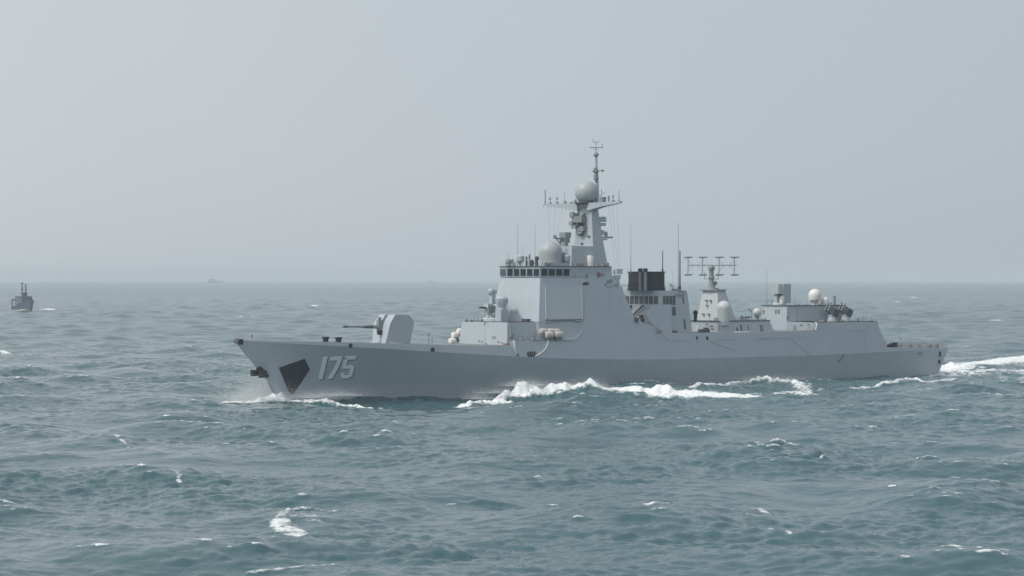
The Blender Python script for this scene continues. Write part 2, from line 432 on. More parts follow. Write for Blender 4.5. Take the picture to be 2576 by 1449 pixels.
def build_sea():
    dense = np.linspace(R(-15.0), R(15.0), 980)
    side = np.radians(np.concatenate([np.linspace(15.2, 24, 70), np.linspace(25, 180, 90)]))
    th = np.concatenate([-side[::-1][1:], dense, side])           # closes at +-180 by one seam
    r = [2.0, 6, 12, 20, 30, 42, 55, 68, 80, 90, 98, 105, 111, 116, 120]
    while r[-1] < 12000:
        d = r[-1]
        if d < 132: ds = 0.8
        elif d < 240: ds = 0.34
        elif d < 330: ds = 0.45
        elif d < 470: ds = 0.48
        else: ds = max(0.6, 0.75*(d/470)**1.75)
        r.append(d + ds)
    r = np.array(r); nr, nt_ = len(r), len(th)
    spacing = np.gradient(r)
    X = np.outer(r, np.sin(th)); Y = np.outer(r, np.cos(th))
    SP = np.maximum(np.outer(spacing, np.ones(nt_)), np.outer(r, np.abs(np.gradient(th))))
    x, y, sp = X.ravel(), Y.ravel(), SP.ravel()
    aB = np.clip(2.2 - sp/7.0, 0.0, 1.0); aM = np.clip(2.0 - sp/0.9, 0, 1); aS = np.clip(2.0 - sp/0.42, 0, 1)
    zb = samp(T_BIG, 'h', x, y)
    gust = np.clip(0.8 + 0.4*samp(T_N2, 'h', x*0.6, y*0.6) + 0.35*zb, 0.2, 1.5)
    hm = samp(T_MID, 'h', x, y); hm = hm + 0.25*(hm*hm - 0.0051)/0.071
    zq = zb + 0.10*(zb*zb - 0.093)/0.305
    z = aB*zq + aM*gust*hm + aS*gust*samp(T_SML, 'h', x, y)
    ox = aB*samp(T_BIG, 'dx', x, y) + aM*samp(T_MID, 'dx', x, y)
    oy = aB*samp(T_BIG, 'dy', x, y) + aM*samp(T_MID, 'dy', x, y)
    # breaking crests of the wind sea
    J = samp(T_BIG, 'J', x, y) + 0.75*(samp(T_MID, 'J', x, y) - 1)*np.clip(aM, 0.0, 1)
    thr = np.quantile(J[(np.hypot(x, y) > 150) & (np.hypot(x, y) < 500)], 0.0065)
    foam = np.clip((thr - J)/0.10, 0, 1)*0.74*np.clip(zb*2.0 + 0.1, 0, 1)
    # ship and hero waves
    n1 = samp(T_N1, 'h', x, y); n2 = samp(T_N1, 'h', x*0.4 + 17, y*0.4 + 5)
    dip = np.zeros_like(z)
    for pts in TROUGHS:
        P = np.array([on_sea(a, b) for a, b, _, _ in pts])
        for k in range(len(P) - 1):
            for u in np.linspace(0, 1, 6):
                q = P[k]*(1 - u) + P[k+1]*u; d = pts[k][2]*(1 - u) + pts[k+1][2]*u; w = pts[k][3]*(1 - u) + pts[k+1][3]*u
                dip = np.minimum(dip, d*np.exp(-0.9*((x - q[0])**2 + (y - q[1])**2)/w**2))
    dzr = np.zeros_like(z); calm = np.zeros_like(z); flat = np.zeros_like(z)
    for pts, strength, lace in RIDGES:
        P = np.array([on_sea(a, b) for a, b, _, _ in pts]); Hh = np.array([p[2] for p in pts]); Wd = np.array([p[3] for p in pts])
        wm = Wd.max()*3.2
        idx = np.where((x > P[:, 0].min() - wm) & (x < P[:, 0].max() + wm) & (y > P[:, 1].min() - wm) & (y < P[:, 1].max() + wm))[0]
        if not len(idx): continue
        qx, qy = x[idx] + 0.25*n2[idx]*min(1.0, wm/6), y[idx] + 0.25*n1[idx]*min(1.0, wm/6)
        best = np.full(len(idx), 1e9); hh = np.zeros(len(idx)); ww = np.ones(len(idx))
        for k in range(len(P) - 1):
            d = P[k+1] - P[k]; L2 = (d*d).sum() + 1e-9
            u = np.clip(((qx - P[k, 0])*d[0] + (qy - P[k, 1])*d[1])/L2, 0, 1)
            dist = np.hypot(qx - P[k, 0] - u*d[0], qy - P[k, 1] - u*d[1])
            dist = dist*(1 + 0.28*np.clip(n2[idx], -1.6, 1.6))
            m = dist < best
            best[m] = dist[m]; hh[m] = (Hh[k] + u*(Hh[k+1] - Hh[k]))[m]; ww[m] = (Wd[k] + u*(Wd[k+1] - Wd[k]))[m]
        g = np.exp(-(best/ww)**2*0.9)
        rough = 1.0 + (0.07*n1[idx] + 0.15*n2[idx])*(1.0 if strength > 0.6 else 0.15)
        dzr[idx] = np.maximum(dzr[idx], hh*g*rough)
        if strength == 0 and hh.max() < 0.35:
            calm[idx] = np.maximum(calm[idx], g); flat[idx] = np.maximum(flat[idx], g)
        if strength > 0:
            calm[idx] = np.maximum(calm[idx], g*min(1.0, strength)*0.8)
            e = np.clip(1.35*np.exp(-(best/(ww*1.05))**2) - 0.12, 0, 1)
            fo = strength*e*(1 - lace*0.35) + lace*(0.14*n1[idx] + 0.16*n2[idx])*(e > 0.05)
            foam[idx] = np.maximum(foam[idx], np.clip(fo, 0, 1.3))
    z = z*(1 - np.where(flat > 0, 0.9*flat, 0.6*np.clip(calm, 0, 1))) + dzr + dip
    co = np.column_stack([x + ox, y + oy, z]).astype(np.float32)
    i = np.arange(nr - 1)[:, None]*nt_ + np.arange(nt_ - 1)[None, :]
    quads = np.stack([i, i + 1, i + nt_ + 1, i + nt_], axis=-1).reshape(-1, 4)[:, ::-1]
    cap_i = len(co)
    co = np.vstack([co, [[0, 0, 0]]]).astype(np.float32)
    foam = np.append(foam, 0)
    tris = np.stack([np.full(nt_, cap_i), np.arange(nt_), (np.arange(nt_) + 1) % nt_], axis=-1)[:, ::-1]
    me = bpy.data.meshes.new("sea")
    nf = len(quads) + len(tris)
    loops = np.concatenate([quads.ravel(), tris.ravel()]).astype(np.int32)
    starts = np.concatenate([np.arange(len(quads))*4, len(quads)*4 + np.arange(len(tris))*3]).astype(np.int32)
    me.vertices.add(len(co)); me.vertices.foreach_set('co', co.ravel())
    me.loops.add(len(loops)); me.loops.foreach_set('vertex_index', loops)
    me.polygons.add(nf); me.polygons.foreach_set('loop_start', starts)
    me.polygons.foreach_set('use_smooth', np.ones(nf, dtype=bool))
    me.update(calc_edges=True)
    ro_ = me.attributes.new("slope_loss", 'FLOAT', 'POINT')     # waves finer than the sheet's own grid
    ro_.data.foreach_set('value', np.append(np.clip((1 - aM)*0.5 + (1 - aB)*0.5, 0, 1), 0).astype(np.float32))
    ca_ = me.attributes.new("calm", 'FLOAT', 'POINT')
    ca_.data.foreach_set('value', np.append(np.clip(calm, 0, 1), 0).astype(np.float32))
    at_ = me.attributes.new("foam", 'FLOAT', 'POINT')
    at_.data.foreach_set('value', foam.astype(np.float32))
    o = bpy.data.objects.new("sea", me)
    COL.objects.link(o)
    o['kind'] = "structure"
    return o

def sea_material():
    m, nt, b = new_mat("sea_water")
    out = next(n for n in nt.nodes if n.type == 'OUTPUT_MATERIAL')
    b.inputs['Base Color'].default_value = SEA_COL
    b.inputs['Roughness'].default_value = 0.08
    b.inputs['IOR'].default_value = 1.333
    geo = nt.nodes.new('ShaderNodeNewGeometry')
    # capillary ripples too small for the mesh
    def noise(scale, detail, sx=1.0, sy=1.0, rough=0.55):
        mp = nt.nodes.new('ShaderNodeMapping'); mp.inputs['Scale'].default_value = (sx, sy, 1)
        mp.inputs['Rotation'].default_value = (0, 0, R(-25))
        nt.links.new(geo.outputs['Position'], mp.inputs['Vector'])
        n = nt.nodes.new('ShaderNodeTexNoise'); n.inputs['Scale'].default_value = scale
        n.inputs['Detail'].default_value = detail; n.inputs['Roughness'].default_value = rough
        nt.links.new(mp.outputs[0], n.inputs['Vector'])
        return n
    r1 = noise(1.3, 5, 0.8, 1.0); r2 = noise(0.35, 4, 0.7, 1.0)
    add = nt.nodes.new('ShaderNodeMath'); add.operation = 'MULTIPLY_ADD'
    nt.links.new(r2.outputs['Fac'], add.inputs[0]); add.inputs[1].default_value = 2.2
    nt.links.new(r1.outputs['Fac'], add.inputs[2])
    bump = nt.nodes.new('ShaderNodeBump'); bump.inputs['Strength'].default_value = 0.40; bump.inputs['Distance'].default_value = 0.20
    nt.links.new(add.outputs[0], bump.inputs['Height'])
    nt.links.new(bump.outputs[0], b.inputs['Normal'])
    cal = nt.nodes.new('ShaderNodeAttribute'); cal.attribute_name = "calm"
    cs = nt.nodes.new('ShaderNodeMapRange'); cs.inputs['To Min'].default_value = 0.28; cs.inputs['To Max'].default_value = 0.05
    nt.links.new(cal.outputs['Fac'], cs.inputs['Value']); nt.links.new(cs.outputs[0], bump.inputs['Strength'])
    sl = nt.nodes.new('ShaderNodeAttribute'); sl.attribute_name = "slope_loss"
    rr_ = nt.nodes.new('ShaderNodeMapRange'); rr_.inputs['To Min'].default_value = 0.08; rr_.inputs['To Max'].default_value = 0.26
    nt.links.new(sl.outputs['Fac'], rr_.inputs['Value']); nt.links.new(rr_.outputs[0], b.inputs['Roughness'])
    # foam
    fa = nt.nodes.new('ShaderNodeAttribute'); fa.attribute_name = "foam"
    f1 = noise(2.4, 9, 1, 1, 0.76)
    vo = nt.nodes.new('ShaderNodeTexVoronoi'); vo.feature = 'DISTANCE_TO_EDGE'; vo.inputs['Scale'].default_value = 0.75
    wv = nt.nodes.new('ShaderNodeVectorMath'); wv.operation = 'ADD'
    f2 = noise(0.8, 4)
    sc = nt.nodes.new('ShaderNodeVectorMath'); sc.operation = 'SCALE'; sc.inputs['Scale'].default_value = 1.6
    nt.links.new(f2.outputs['Color'], sc.inputs[0])
    nt.links.new(geo.outputs['Position'], wv.inputs[0]); nt.links.new(sc.outputs[0], wv.inputs[1])
    nt.links.new(wv.outputs[0], vo.inputs['Vector'])
    # threshold = 0.55*noise + 0.5*cell distance ; mask = smooth(foam - threshold)
    t1 = nt.nodes.new('ShaderNodeMath'); t1.operation = 'MULTIPLY'; t1.inputs[1].default_value = 0.95
    nt.links.new(f1.outputs['Fac'], t1.inputs[0])
    t2 = nt.nodes.new('ShaderNodeMath'); t2.operation = 'MULTIPLY_ADD'; t2.inputs[1].default_value = 0.55
    nt.links.new(vo.outputs['Distance'], t2.inputs[0]); nt.links.new(t1.outputs[0], t2.inputs[2])
    df = nt.nodes.new('ShaderNodeMath'); df.operation = 'SUBTRACT'
    nt.links.new(fa.outputs['Fac'], df.inputs[0]); nt.links.new(t2.outputs[0], df.inputs[1])
    mr = nt.nodes.new('ShaderNodeMapRange'); mr.interpolation_type = 'SMOOTHSTEP'
    mr.inputs['From Min'].default_value = -0.14; mr.inputs['From Max'].default_value = 0.30
    nt.links.new(df.outputs[0], mr.inputs['Value'])
    fb = nt.nodes.new('ShaderNodeBsdfPrincipled')
    fb.inputs['Base Color'].default_value = (0.80, 0.83, 0.85, 1); fb.inputs['Roughness'].default_value = 0.9
    fbump = nt.nodes.new('ShaderNodeBump'); fbump.inputs['Strength'].default_value = 0.5; fbump.inputs['Distance'].default_value = 0.35
    nt.links.new(f1.outputs['Fac'], fbump.inputs['Height']); nt.links.new(fbump.outputs[0], fb.inputs['Normal'])
    mx = nt.nodes.new('ShaderNodeMixShader')
    nt.links.new(mr.outputs[0], mx.inputs['Fac']); nt.links.new(b.outputs[0], mx.inputs[1]); nt.links.new(fb.outputs[0], mx.inputs[2])
    nt.links.new(mx.outputs[0], out.inputs['Surface'])
    return m

SEA_COL = (0.045, 0.106, 0.123, 1)
sea = build_sea()
sea.data.materials.append(sea_material())

# ------------------------------------------------------------------ haze
def build_haze():
    mb = MB(); mb.box((0, 0, 21.0), (25600, 25600, 50.0))
    m = bpy.data.materials.new("haze_air"); m.use_nodes = True
    nt = m.node_tree; nt.nodes.clear()
    out = nt.nodes.new('ShaderNodeOutputMaterial')
    pv = nt.nodes.new('ShaderNodeVolumePrincipled')
    pv.inputs['Color'].default_value = HAZE_COL
    pv.inputs['Density'].default_value = HAZE_D
    pv.inputs['Anisotropy'].default_value = 0.0
    nt.links.new(pv.outputs[0], out.inputs['Volume'])
    return tag(mb.build("haze", m), kind="stuff")
HAZE_COL = (0.82, 0.89, 0.945, 1)
HAZE_D = 0.000165
build_haze()
# ================================================================== WARSHIP
ship = empty("warship", (XB, DB, 0.0), PSI)
tag(ship, "large pale grey warship numbered 175 with deck gun, tall mast and radar domes", "warship")

ZD = [(-8.9, 9.46), (-5, 9.33), (4, 9.06), (8, 8.90), (19, 8.46), (32, 8.04), (40, 7.9)]          # deck edge height
ZK = [(-8.9, 9.38), (0, 8.78), (8.2, 8.24), (22.7, 7.25), (32, 6.62), (39, 6.15), (52, 5.45), (73, 4.86), (92, 4.84), (110, 4.80), (130, 5.02), (149, 5.1)]
TD = [(0, 0.10), (1.5, 0.95), (5, 2.6), (10, 4.4), (15, 5.6), (20, 6.5), (30, 7.6), (40, 8.15), (55, 8.45), (75, 8.6), (110, 8.55), (130, 8.2), (157, 7.5)]
TW = [(0, 0.06), (5, 0.85), (10, 1.7), (20, 3.2), (30, 4.55), (40, 5.65), (50, 6.5), (65, 7.2), (85, 7.6), (110, 7.6), (130, 7.25), (148, 6.6)]
SEAM_Z, TUMBLE = 8.6, 0.15
stem = lambda z: -8.9*z/9.46 if z > 0 else 0.0
stern = lambda z: 146.75 + 0.33*z

def z_deck(s):
    if s < 40.0: return sm(s, ZD)
    if s < 40.3: return 7.9 + (s - 40.0)/0.3*(SEAM_Z - 7.9)
    if s < 129.6: return SEAM_Z
    if s < 130.75: return SEAM_Z + (s - 129.6)/1.15*(5.86 - SEAM_Z)
    return 5.86 - (s - 130.75)/17.5*0.46

def t_knuckle(s):
    zk = sm(s, ZK)
    return sm(s - stem(zk), TD) + 0.12*min(1.0, max(0.0, (s + 2)/20))

def t_side(s, z):
    """half breadth of the plated side above the knuckle"""
    lean = TUMBLE*min(1.0, max(0.0, (s + 8.9)/45.0))
    return t_knuckle(s) - lean*(z - sm(s, ZK))

scol = [-8.9, -8.3, -7.5, -6.5, -5, -3, -1] + [float(k) for k in range(1, 40, 2)] + [40.0, 40.3] + [float(k) for k in np.arange(42, 129, 3)] + [129.6, 130.75] + [float(k) for k in np.arange(133, 148, 2.5)] + [148.4]

def hull_ring(s0):
    """port half section for deck-edge station s0, from keel to deck edge: list of (s,t,z)"""
    sig = (s0 + 8.9)/(148.4 + 8.9)
    zk, zd = sm(s0, ZK), z_deck(s0)
    out = []
    zbt = lin(s0, [(0, -1.9), (60, -1.2), (112, 0.12)])
    for f in (-2.8, zbt, 0.17, 0.30, 0.5, 0.72, 0.88, 1.0):
        z = f if f <= 0.13 else f*zk
        f = z/zk
        a, b = stem(z), stern(z)
        a9, b9 = stem(zk), stern(zk)
        sigk = max(0.0, (s0 - a9)/(b9 - a9)) if s0 > a9 else 0.0
        s = a + (b - a)*sigk
        tw = sm((s - stem(0.0))if z <= 0.2 else max(0, s - a), TW)
        tw = min(tw, t_knuckle(s0))
        g = max(0.0, f)**(1.0 + 0.55*max(0.0, 1 - max(0, s0 + 8.9)/70.0))
        t = tw + (t_knuckle(s0) - tw)*g
        if f < 0: t = tw*(1 + 0.05*z)
        out.append((s, t, z))
    zt = max(zd, zk + 0.02)
    out.append((s0, max(0.04, t_side(s0, zt)), zt))
    return out

def build_hull():
    mb = MB()
    rings = [hull_ring(s) for s in scol]
    n = len(rings[0])
    vs, fs, mi = [], [], []
    for r in rings:
        for p in r: vs.append(L3(p))
        for p in r: vs.append(L3((p[0], -p[1], p[2])))
    m2 = 2*n
    for k in range(len(rings) - 1):
        a, b = k*m2, (k + 1)*m2
        for i in range(n - 1):
            mat = 1 if i == 0 else 0
            fs.append([a+i, b+i, b+i+1, a+i+1]); mi.append(mat)
            fs.append([a+n+i, a+n+i+1, b+n+i+1, b+n+i]); mi.append(mat)
        fs.append([a+n-1, b+n-1, b+2*n-1, a+2*n-1]); mi.append(2)       # deck
        fs.append([a, a+n, b+n, b]); mi.append(1)                        # bottom
    last = (len(rings) - 1)*m2
    fs.append([last + i for i in range(n)] + [last + n + i for i in range(n)][::-1]); mi.append(0)
    fs.append([i for i in range(n)][::-1] + [n + i for i in range(n)]); mi.append(0)
    for f, m in zip(fs, mi):
        mb.f.append(f); mb.m.append(m); mb.sm.append(True)
    mb.v = vs
    return mb.build("hull", [PAINT, BLACK, DECK], ship, angle=14)
hull = build_hull()

# ---- plated side that rises into the superstructure (roofline traced along the ship)
ZTOP = [(52.05, SEAM_Z), (52.17, 8.66), (53.4, 9.0), (54.4, 9.7), (55.0, 10.6), (55.5, 11.5), (56.3, 14.6), (57.3, 19.25), (57.46, 20.85), (63.0, 20.9), (63.02, 19.0), (63.2, 18.3),
        (64.0, 17.7), (65.0, 17.6), (65.3, 16.4), (67.05, 12.27), (69.6, 11.05), (72.2, 10.45), (73.5, 9.4), (76, 9.38), (100.4, 9.25), (110.6, 9.4),
        (112.4, 10.78), (128.8, 10.74), (129.25, 8.95), (129.6, SEAM_Z)]
def z_top(s): return lin(s, ZTOP)
def build_side():
    mb = MB(); xs = sorted(set([a for a, _ in ZTOP] + [float(v) for v in np.arange(75, 129, 3)]))
    rows = []
    for s in xs:
        zt = max(z_top(s), SEAM_Z)
        rows.append([(s, t_side(s, SEAM_Z + (zt - SEAM_Z)*f), SEAM_Z + (zt - SEAM_Z)*f) for f in (0, 0.5, 1.0)])
    for a, b in zip(rows[:-1], rows[1:]):
        for sg in (1, -1):
            for i in range(2):
                mb.add([L3((p[0], sg*p[1], p[2])) for p in (a[i], b[i], b[i+1], a[i+1])], [[0, 1, 2, 3]], 0, True)
        mb.add([L3((p[0], sg*p[1], p[2])) for p, sg in ((a[2], 1), (b[2], 1), (b[2], -1), (a[2], -1))], [[0, 1, 2, 3]], 1 if a[0][0] > 73 else 0)
    return mb.build("superstructure", [PAINT, DECK], ship, angle=20)
side = build_side()

def sym(mb, rings, mi=0, smooth=False):
    """loft through mirrored half plans: each ring is a list of port points (s,t,z), first to last, t>=0"""
    full = []
    for r in rings:
        port = [L3(p) for p in r]
        star = [L3((p[0], -p[1], p[2])) for p in r if p[1] > 1e-6][::-1]
        full.append(port + star)
    return mb.loft(full, True, True, mi, smooth)

# ---- bridge house: wedge front, angled array faces
mb = MB()
A0 = at(1236, 809); A1 = at(1276.5, 697)
P0 = at(1355.5, 810, 6.9); P1 = at(1359, 698, 5.4)
zb = 8.62
ap = lambda z: A1[0] + (z - A1[2])*(A1[0] - A0[0])/(A1[2] - A0[2])
pp = lambda z: (P0[0] + (z - P0[2])*(P1[0] - P0[0])/(P1[2] - P0[2]), P0[1] + (z - P0[2])*(P1[1] - P0[1])/(P1[2] - P0[2]))
qq = [(8.62, 51.9, 8.0), (9.7, 54.35, None), (11.62, 55.5, None), (11.72, 55.53, None), (15.4, 56.45, None), (19.22, 57.3, None)]
rings = []
for z, qs, qt in qq:
    p = pp(z) if z > 11.65 else at(1355.5, 832, 6.8)[:2]; t = t_side(qs, z) - 0.02
    rings.append([(ap(z), 0, z), (p[0], p[1], z), (qs, t, z), (64.6, t_side(64.6, z) - 0.35, z)])
sym(mb, rings)
bridge = mb.build("bridge_house", [PAINT], ship)

# wheelhouse band with windows
mb = MB()
zw0, zw1 = 19.24, 20.95
def band(z, o):
    return [(ap(19.24) - o*1.05, 0, z), (P1[0] - o*0.6, P1[1] + o*0.5, z), (57.4, t_side(57.4, 19.3) - 0.15 + o, z), (63.0, t_side(63, 20.9) + o*0.2, z), (63.0, 0, z)]
sym(mb, [band(19.22, 0.02), band(19.30, 0.20), band(20.85, 0.26), band(20.9, 0.30), band(21.02, 0.30)], 0)
wheelhouse = mb.build("wheelhouse", [PAINT], ship)
mb = MB()
sym(mb, [band(21.0, 0.42), band(21.14, 0.42)])
mb.build("roof_edge", [DARK], wheelhouse)
def on_band(a, b, u, z, out):
    p = Vector((a[0] + (b[0] - a[0])*u, a[1] + (b[1] - a[1])*u, z))
    d = Vector((b[0] - a[0], b[1] - a[1], 0)).normalized()
    return p + Vector((d.y*(-1), d.x, 0))*out
bb = band(20.0, 0.235)
def window(a, b, u0, u1, sg, sk=0.0):
    g = MB()
    za, zc = 19.48, 20.62
    d = Vector((b[0] - a[0], b[1] - a[1], 0)).normalized(); nrm = Vector((-d.y, d.x, 0))
    fr = [(u0 + sk, zc), (u1 + sk, zc), (u1, za), (u0, za)]
    def pt(u, z, off):
        p = Vector((a[0] + (b[0] - a[0])*u, a[1] + (b[1] - a[1])*u, z)) + nrm*off
        return L3((p.x, sg*p.y, p.z))
    outer = [pt(u, z, 0.05) for u, z in fr]; inner = [pt(u, z, -0.12) for u, z in fr]
    g.loft([inner, outer])
    return g.build("window", [GLASS], wheelhouse)
for sg in (1, -1):
    a, b = bb[0], bb[1]
    for k in range(5):
        window(a, b, 0.035 + k*0.195, 0.035 + k*0.195 + 0.155, sg)
    a, b = bb[1], bb[2]
    for k in range(4):
        window(a, b, 0.03 + k*0.152, 0.03 + k*0.152 + 0.125, sg)

# array face cover on the angled side of the bridge house (port and starboard)
TREE = {}
def bvh(o):
    me = o.data
    return BVHTree.FromPolygons([v.co.copy() for v in me.vertices], [list(p.vertices) for p in me.polygons])
TREE['hull'] = bvh(hull); TREE['side'] = bvh(side); TREE['bridge'] = bvh(bridge)
MW = Matrix.Translation((XB, DB, 0)) @ Matrix.Rotation(PSI, 4, 'Z')
MI = MW.inverted()
CAM_L = MI @ Vector((0, 0, CAM_H))
def hit(px, py, which=('hull', 'side', 'bridge')):
    """where the ship's plating meets the sight line through a sheet pixel, and the outward normal there"""
    d = (MI.to_3x3() @ Vector(((px - CX)/F, 1.0, -(py - CY)/F))).normalized()
    best = None
    for w in which:
        loc, nrm, _, dist = TREE[w].ray_cast(CAM_L, d)
        if loc is not None and (best is None or dist < best[2]):
            if nrm.dot(d) > 0: nrm = -nrm
            best = (loc, nrm, dist)
    return best
def plate(poly, thick, mb, mi=0, which=('hull', 'side', 'bridge'), base=-0.03, div=0):
    """a flat fitting laid on the plating along a traced outline, with real thickness"""
    pts = list(poly)
    for _ in range(div):
        q = []
        for i, p in enumerate(pts):
            r = pts[(i + 1) % len(pts)]
            q += [p, ((p[0] + r[0])/2, (p[1] + r[1])/2)]
        pts = q
    hs = [hit(x, y, which) for x, y in pts]
    if any(h is None for h in hs): return mb
    n = sum((h[1] for h in hs), Vector()).normalized()
    mb.loft([[h[0] + n*base for h in hs], [h[0] + n*thick for h in hs]], True, True, mi)
    return mb
def strip(line, w, thick, mb, mi=0, which=('hull', 'side', 'bridge')):
    """a raised seam or pipe w metres wide following a traced line on the plating"""
    pts = []
    for (x0, y0), (x1, y1) in zip(line[:-1], line[1:]):
        n = max(1, int(math.hypot(x1 - x0, y1 - y0)/12))
        pts += [(x0 + (x1 - x0)*k/n, y0 + (y1 - y0)*k/n) for k in range(n)]
    pts.append(line[-1])
    hs = [hit(x, y, which) for x, y in pts]
    for a, b in zip(hs[:-1], hs[1:]):
        if a is None or b is None: continue
        mb.tube(a[0] + a[1]*thick*0.3, b[0] + b[1]*thick*0.3, w/2, w/2, 5, mi)
    return mb

mb = MB()
plate([(1371, 722), (1459, 723), (1462, 802), (1372.5, 803)], 0.22, mb, 0, ('bridge',), -0.35)
cover = mb.build("radar_panel", [paint("array_cover", (0.40, 0.45, 0.485), 0.45, 0.03)], bridge)
mb = MB()
strip([(1370.5, 720), (1372, 803)], 0.14, 0.8, mb, 0, ('bridge',)); strip([(1459.5, 722), (1463, 803)], 0.16, 1.0, mb, 0, ('bridge',))
mb.build("panel_frame", [PAINT_L], bridge)
mb = MB()
strip([(1371, 804.5), (1464, 803)], 0.30, 0.5, mb, 0, ('bridge',)); strip([(1372, 809.5), (1384, 809)], 0.32, 0.6, mb, 0, ('bridge',)); strip([(1446, 808), (1458, 807.5)], 0.32, 0.6, mb, 0, ('bridge',)); strip([(1384, 808.5), (1446, 807)], 0.10, 0.4, mb, 0, ('bridge',))
mb.build("ledge", [LINE], bridge)
mb = MB(); plate([(1467, 711), (1480, 710), (1481, 717.5), (1465.5, 717.5)], 0.12, mb, 0, ('bridge', 'side')); mb.build("vent", [BLACK], side)
mb = MB()
strip([(1477.5, 712), (1474, 745), (1470, 780), (1466.5, 812), (1464, 828), (1457, 841), (1447, 850), (1436, 855)], 0.11, 0.5, mb, 0, ('side', 'bridge'))
mb.build("edge_bead", [PAINT_L], side)  # lighter paint stands for the highlight along the crease
mb = MB()
for x, y in ((1300, 778), (1303, 782)): plate([(x-3, y-2), (x+2, y-2), (x+1, y+5), (x-3, y+5)], 0.2, mb, 0, ('bridge',))
plate([(1286.5, 741), (1289, 741), (1289, 743.5), (1286.5, 743.5)], 0.1, mb, 0, ('bridge',))
mb.build("bracket", [EQUIP], bridge)

# ---- forward missile deckhouse
mb = MB()
sF = 40.05
def deckhouse(mb, s0, s1, z0, z1, t0, t1, lean=0.35, mi=0):
    return sym(mb, [[(s0, 0, z0), (s0, t0, z0), (s1, t0, z0), (s1, 0, z0)], [(s0 + lean, 0, z1), (s0 + lean, t1, z1), (s1, t1, z1), (s1, 0, z1)]], mi)
deckhouse(mb, 39.75, 52.0, 7.7, 11.66, 6.75, 6.3, 0.45)
fwd = mb.build("deckhouse", [PAINT], ship)
mb = MB()
deckhouse(mb, 40.4, 51, 11.63, 11.80, 6.15, 6.15, 0.05); mb.build("missile_deck", [DARK], fwd)
mb = MB(); mb.box(L3((46.4, 4.3, 11.95)), (3.2, 2.6, 0.5)); mb.build("hatch", [DARK], fwd)
TREE['fwd'] = bvh(fwd)
FW = ('fwd',)
mb = MB(); plate([(1238, 845), (1247, 845), (1247, 853), (1238, 853)], 0.05, mb, 0, FW); mb.build("door", [paint("door_grey", (0.26, 0.28, 0.28))], fwd)
mb = MB()
for x, y, w, h in ((1205, 857.5, 3, 3), (1213, 859, 5, 2), (1222, 864, 6, 1.6), (1254, 860, 6, 2), (1262, 862, 4, 2)): plate([(x-w/2, y-h/2), (x+w/2, y-h/2), (x+w/2, y+h/2), (x-w/2, y+h/2)], 0.12, mb, 0, FW)
mb.build("wall_fitting", [EQUIP], fwd)
mb = MB(); mb.box(L3(at(1274.5, 867, 6.4)), (0.5, 1.3, 0.42)); mb.build("hose_box", [RED], fwd)
mb = MB()
p = at(1284, 833, 6.75); mb.tube(L3(at(1283, 818, 6.55)), L3(at(1285, 848, 6.75)), 0.22, 0.22, 8); mb.box(L3(at(1288.5, 845, 6.8)), (0.6, 0.3, 0.7))
mb.build("hose_reel", [EQUIP], fwd)
# fore side of the raised gangway and its walkway fittings
mb = MB()
for px, py, r in ((1311, 851, 0.30), (1341, 851, 0.32), (1352, 851.5, 0.2)):
    c = at(px, py + 2, 7.4); mb.lathe(L3((c[0], c[1], SEAM_Z)), [(r, 0), (r*1.2, 0.25), (r*0.8, 0.4), (r*0.9, 0.62)], 10)
c = at(1326, 852, 7.4); mb.tube(L3((c[0], c[1], SEAM_Z)), L3((c[0], c[1], SEAM_Z + 0.9)), 0.07); mb.build("deck_bollard", [EQUIP], ship)
mb = MB(); strip([(1293, 857), (1440, 857.5)], 0.10, 0.4, mb, 0, ('hull', 'side')); mb.build("gangway_edge", [LINE], hull)
# mooring recess in the side: rim highlight painted in white, dark fairlead grille
mb = MB(); strip([(1377, 858), (1376, 866), (1372, 875), (1364, 885), (1354, 892), (1345, 896.5)], 0.22, 0.6, mb, 0, ('hull', 'side')); mb.build("recess_rim_highlight", [WHITE], hull)
mb = MB(); strip([(1293, 858), (1293.5, 876), (1297, 889)], 0.34, 0.4, mb, 0, ('hull', 'side')); mb.build("recess_lit_edge", [PAINT_L], hull)  # lit fore facet of the recess, its brightness put into the paint
mb = MB()
plate([(1325, 888), (1329, 884.5), (1346, 884.5), (1350, 889), (1346, 897), (1328, 897.5)], 0.06, mb, 0, ('hull',))
for k in range(4):
    x = 1330 + k*5; plate([(x, 886), (x + 1.4, 886), (x + 1.2, 894), (x, 894)], 0.12, mb, 1, ('hull',))
mb.build("fairlead", [BLACK, EQUIP], hull)
mb = MB(); plate([(1299, 891.5), (1304, 891.5), (1306.5, 895), (1301, 894.5)], 0.06, mb, 0, ('hull',)); mb.build("scupper", [BLACK], hull)

# ---- life raft canisters on the gangway, port side
def canister(px, py, t, r=0.46, hl=0.62, parent=ship, mat=CREAM):
    g = MB(); c = L3(at(px, py, t))
    prof = [(r*0.55, -hl), (r*0.9, -hl*0.86), (r, -hl*0.62), (r, -0.05), (r*1.05, -0.04), (r*1.05, 0.04), (r, 0.05), (r, hl*0.62), (r*0.9, hl*0.86), (r*0.55, hl)]
    n = 16
    rings = [[c + Vector((z, q*math.cos(2*math.pi*i/n), q*math.sin(2*math.pi*i/n))) for i in range(n)] for q, z in prof]
    g.loft(rings, True, True, 0, True)
    o = g.build("life_raft", [mat], parent)
    k = MB()
    for dx in (-0.35, 0.35): k.box(c + Vector((dx, 0, -r - 0.12)), (0.12, r*1.7, 0.34))
    k.build("cradle", [EQUIP], o)
    return o
for px, py, t in ((1366.5, 833.5, 7.45), (1386, 833.5, 7.6), (1399, 834, 7.75)): canister(px, py, t, 0.50, 0.72)
for px, py, t in ((1381, 842, 8.0), (1405, 841.5, 8.15)): canister(px, py, t, 0.56, 0.82)
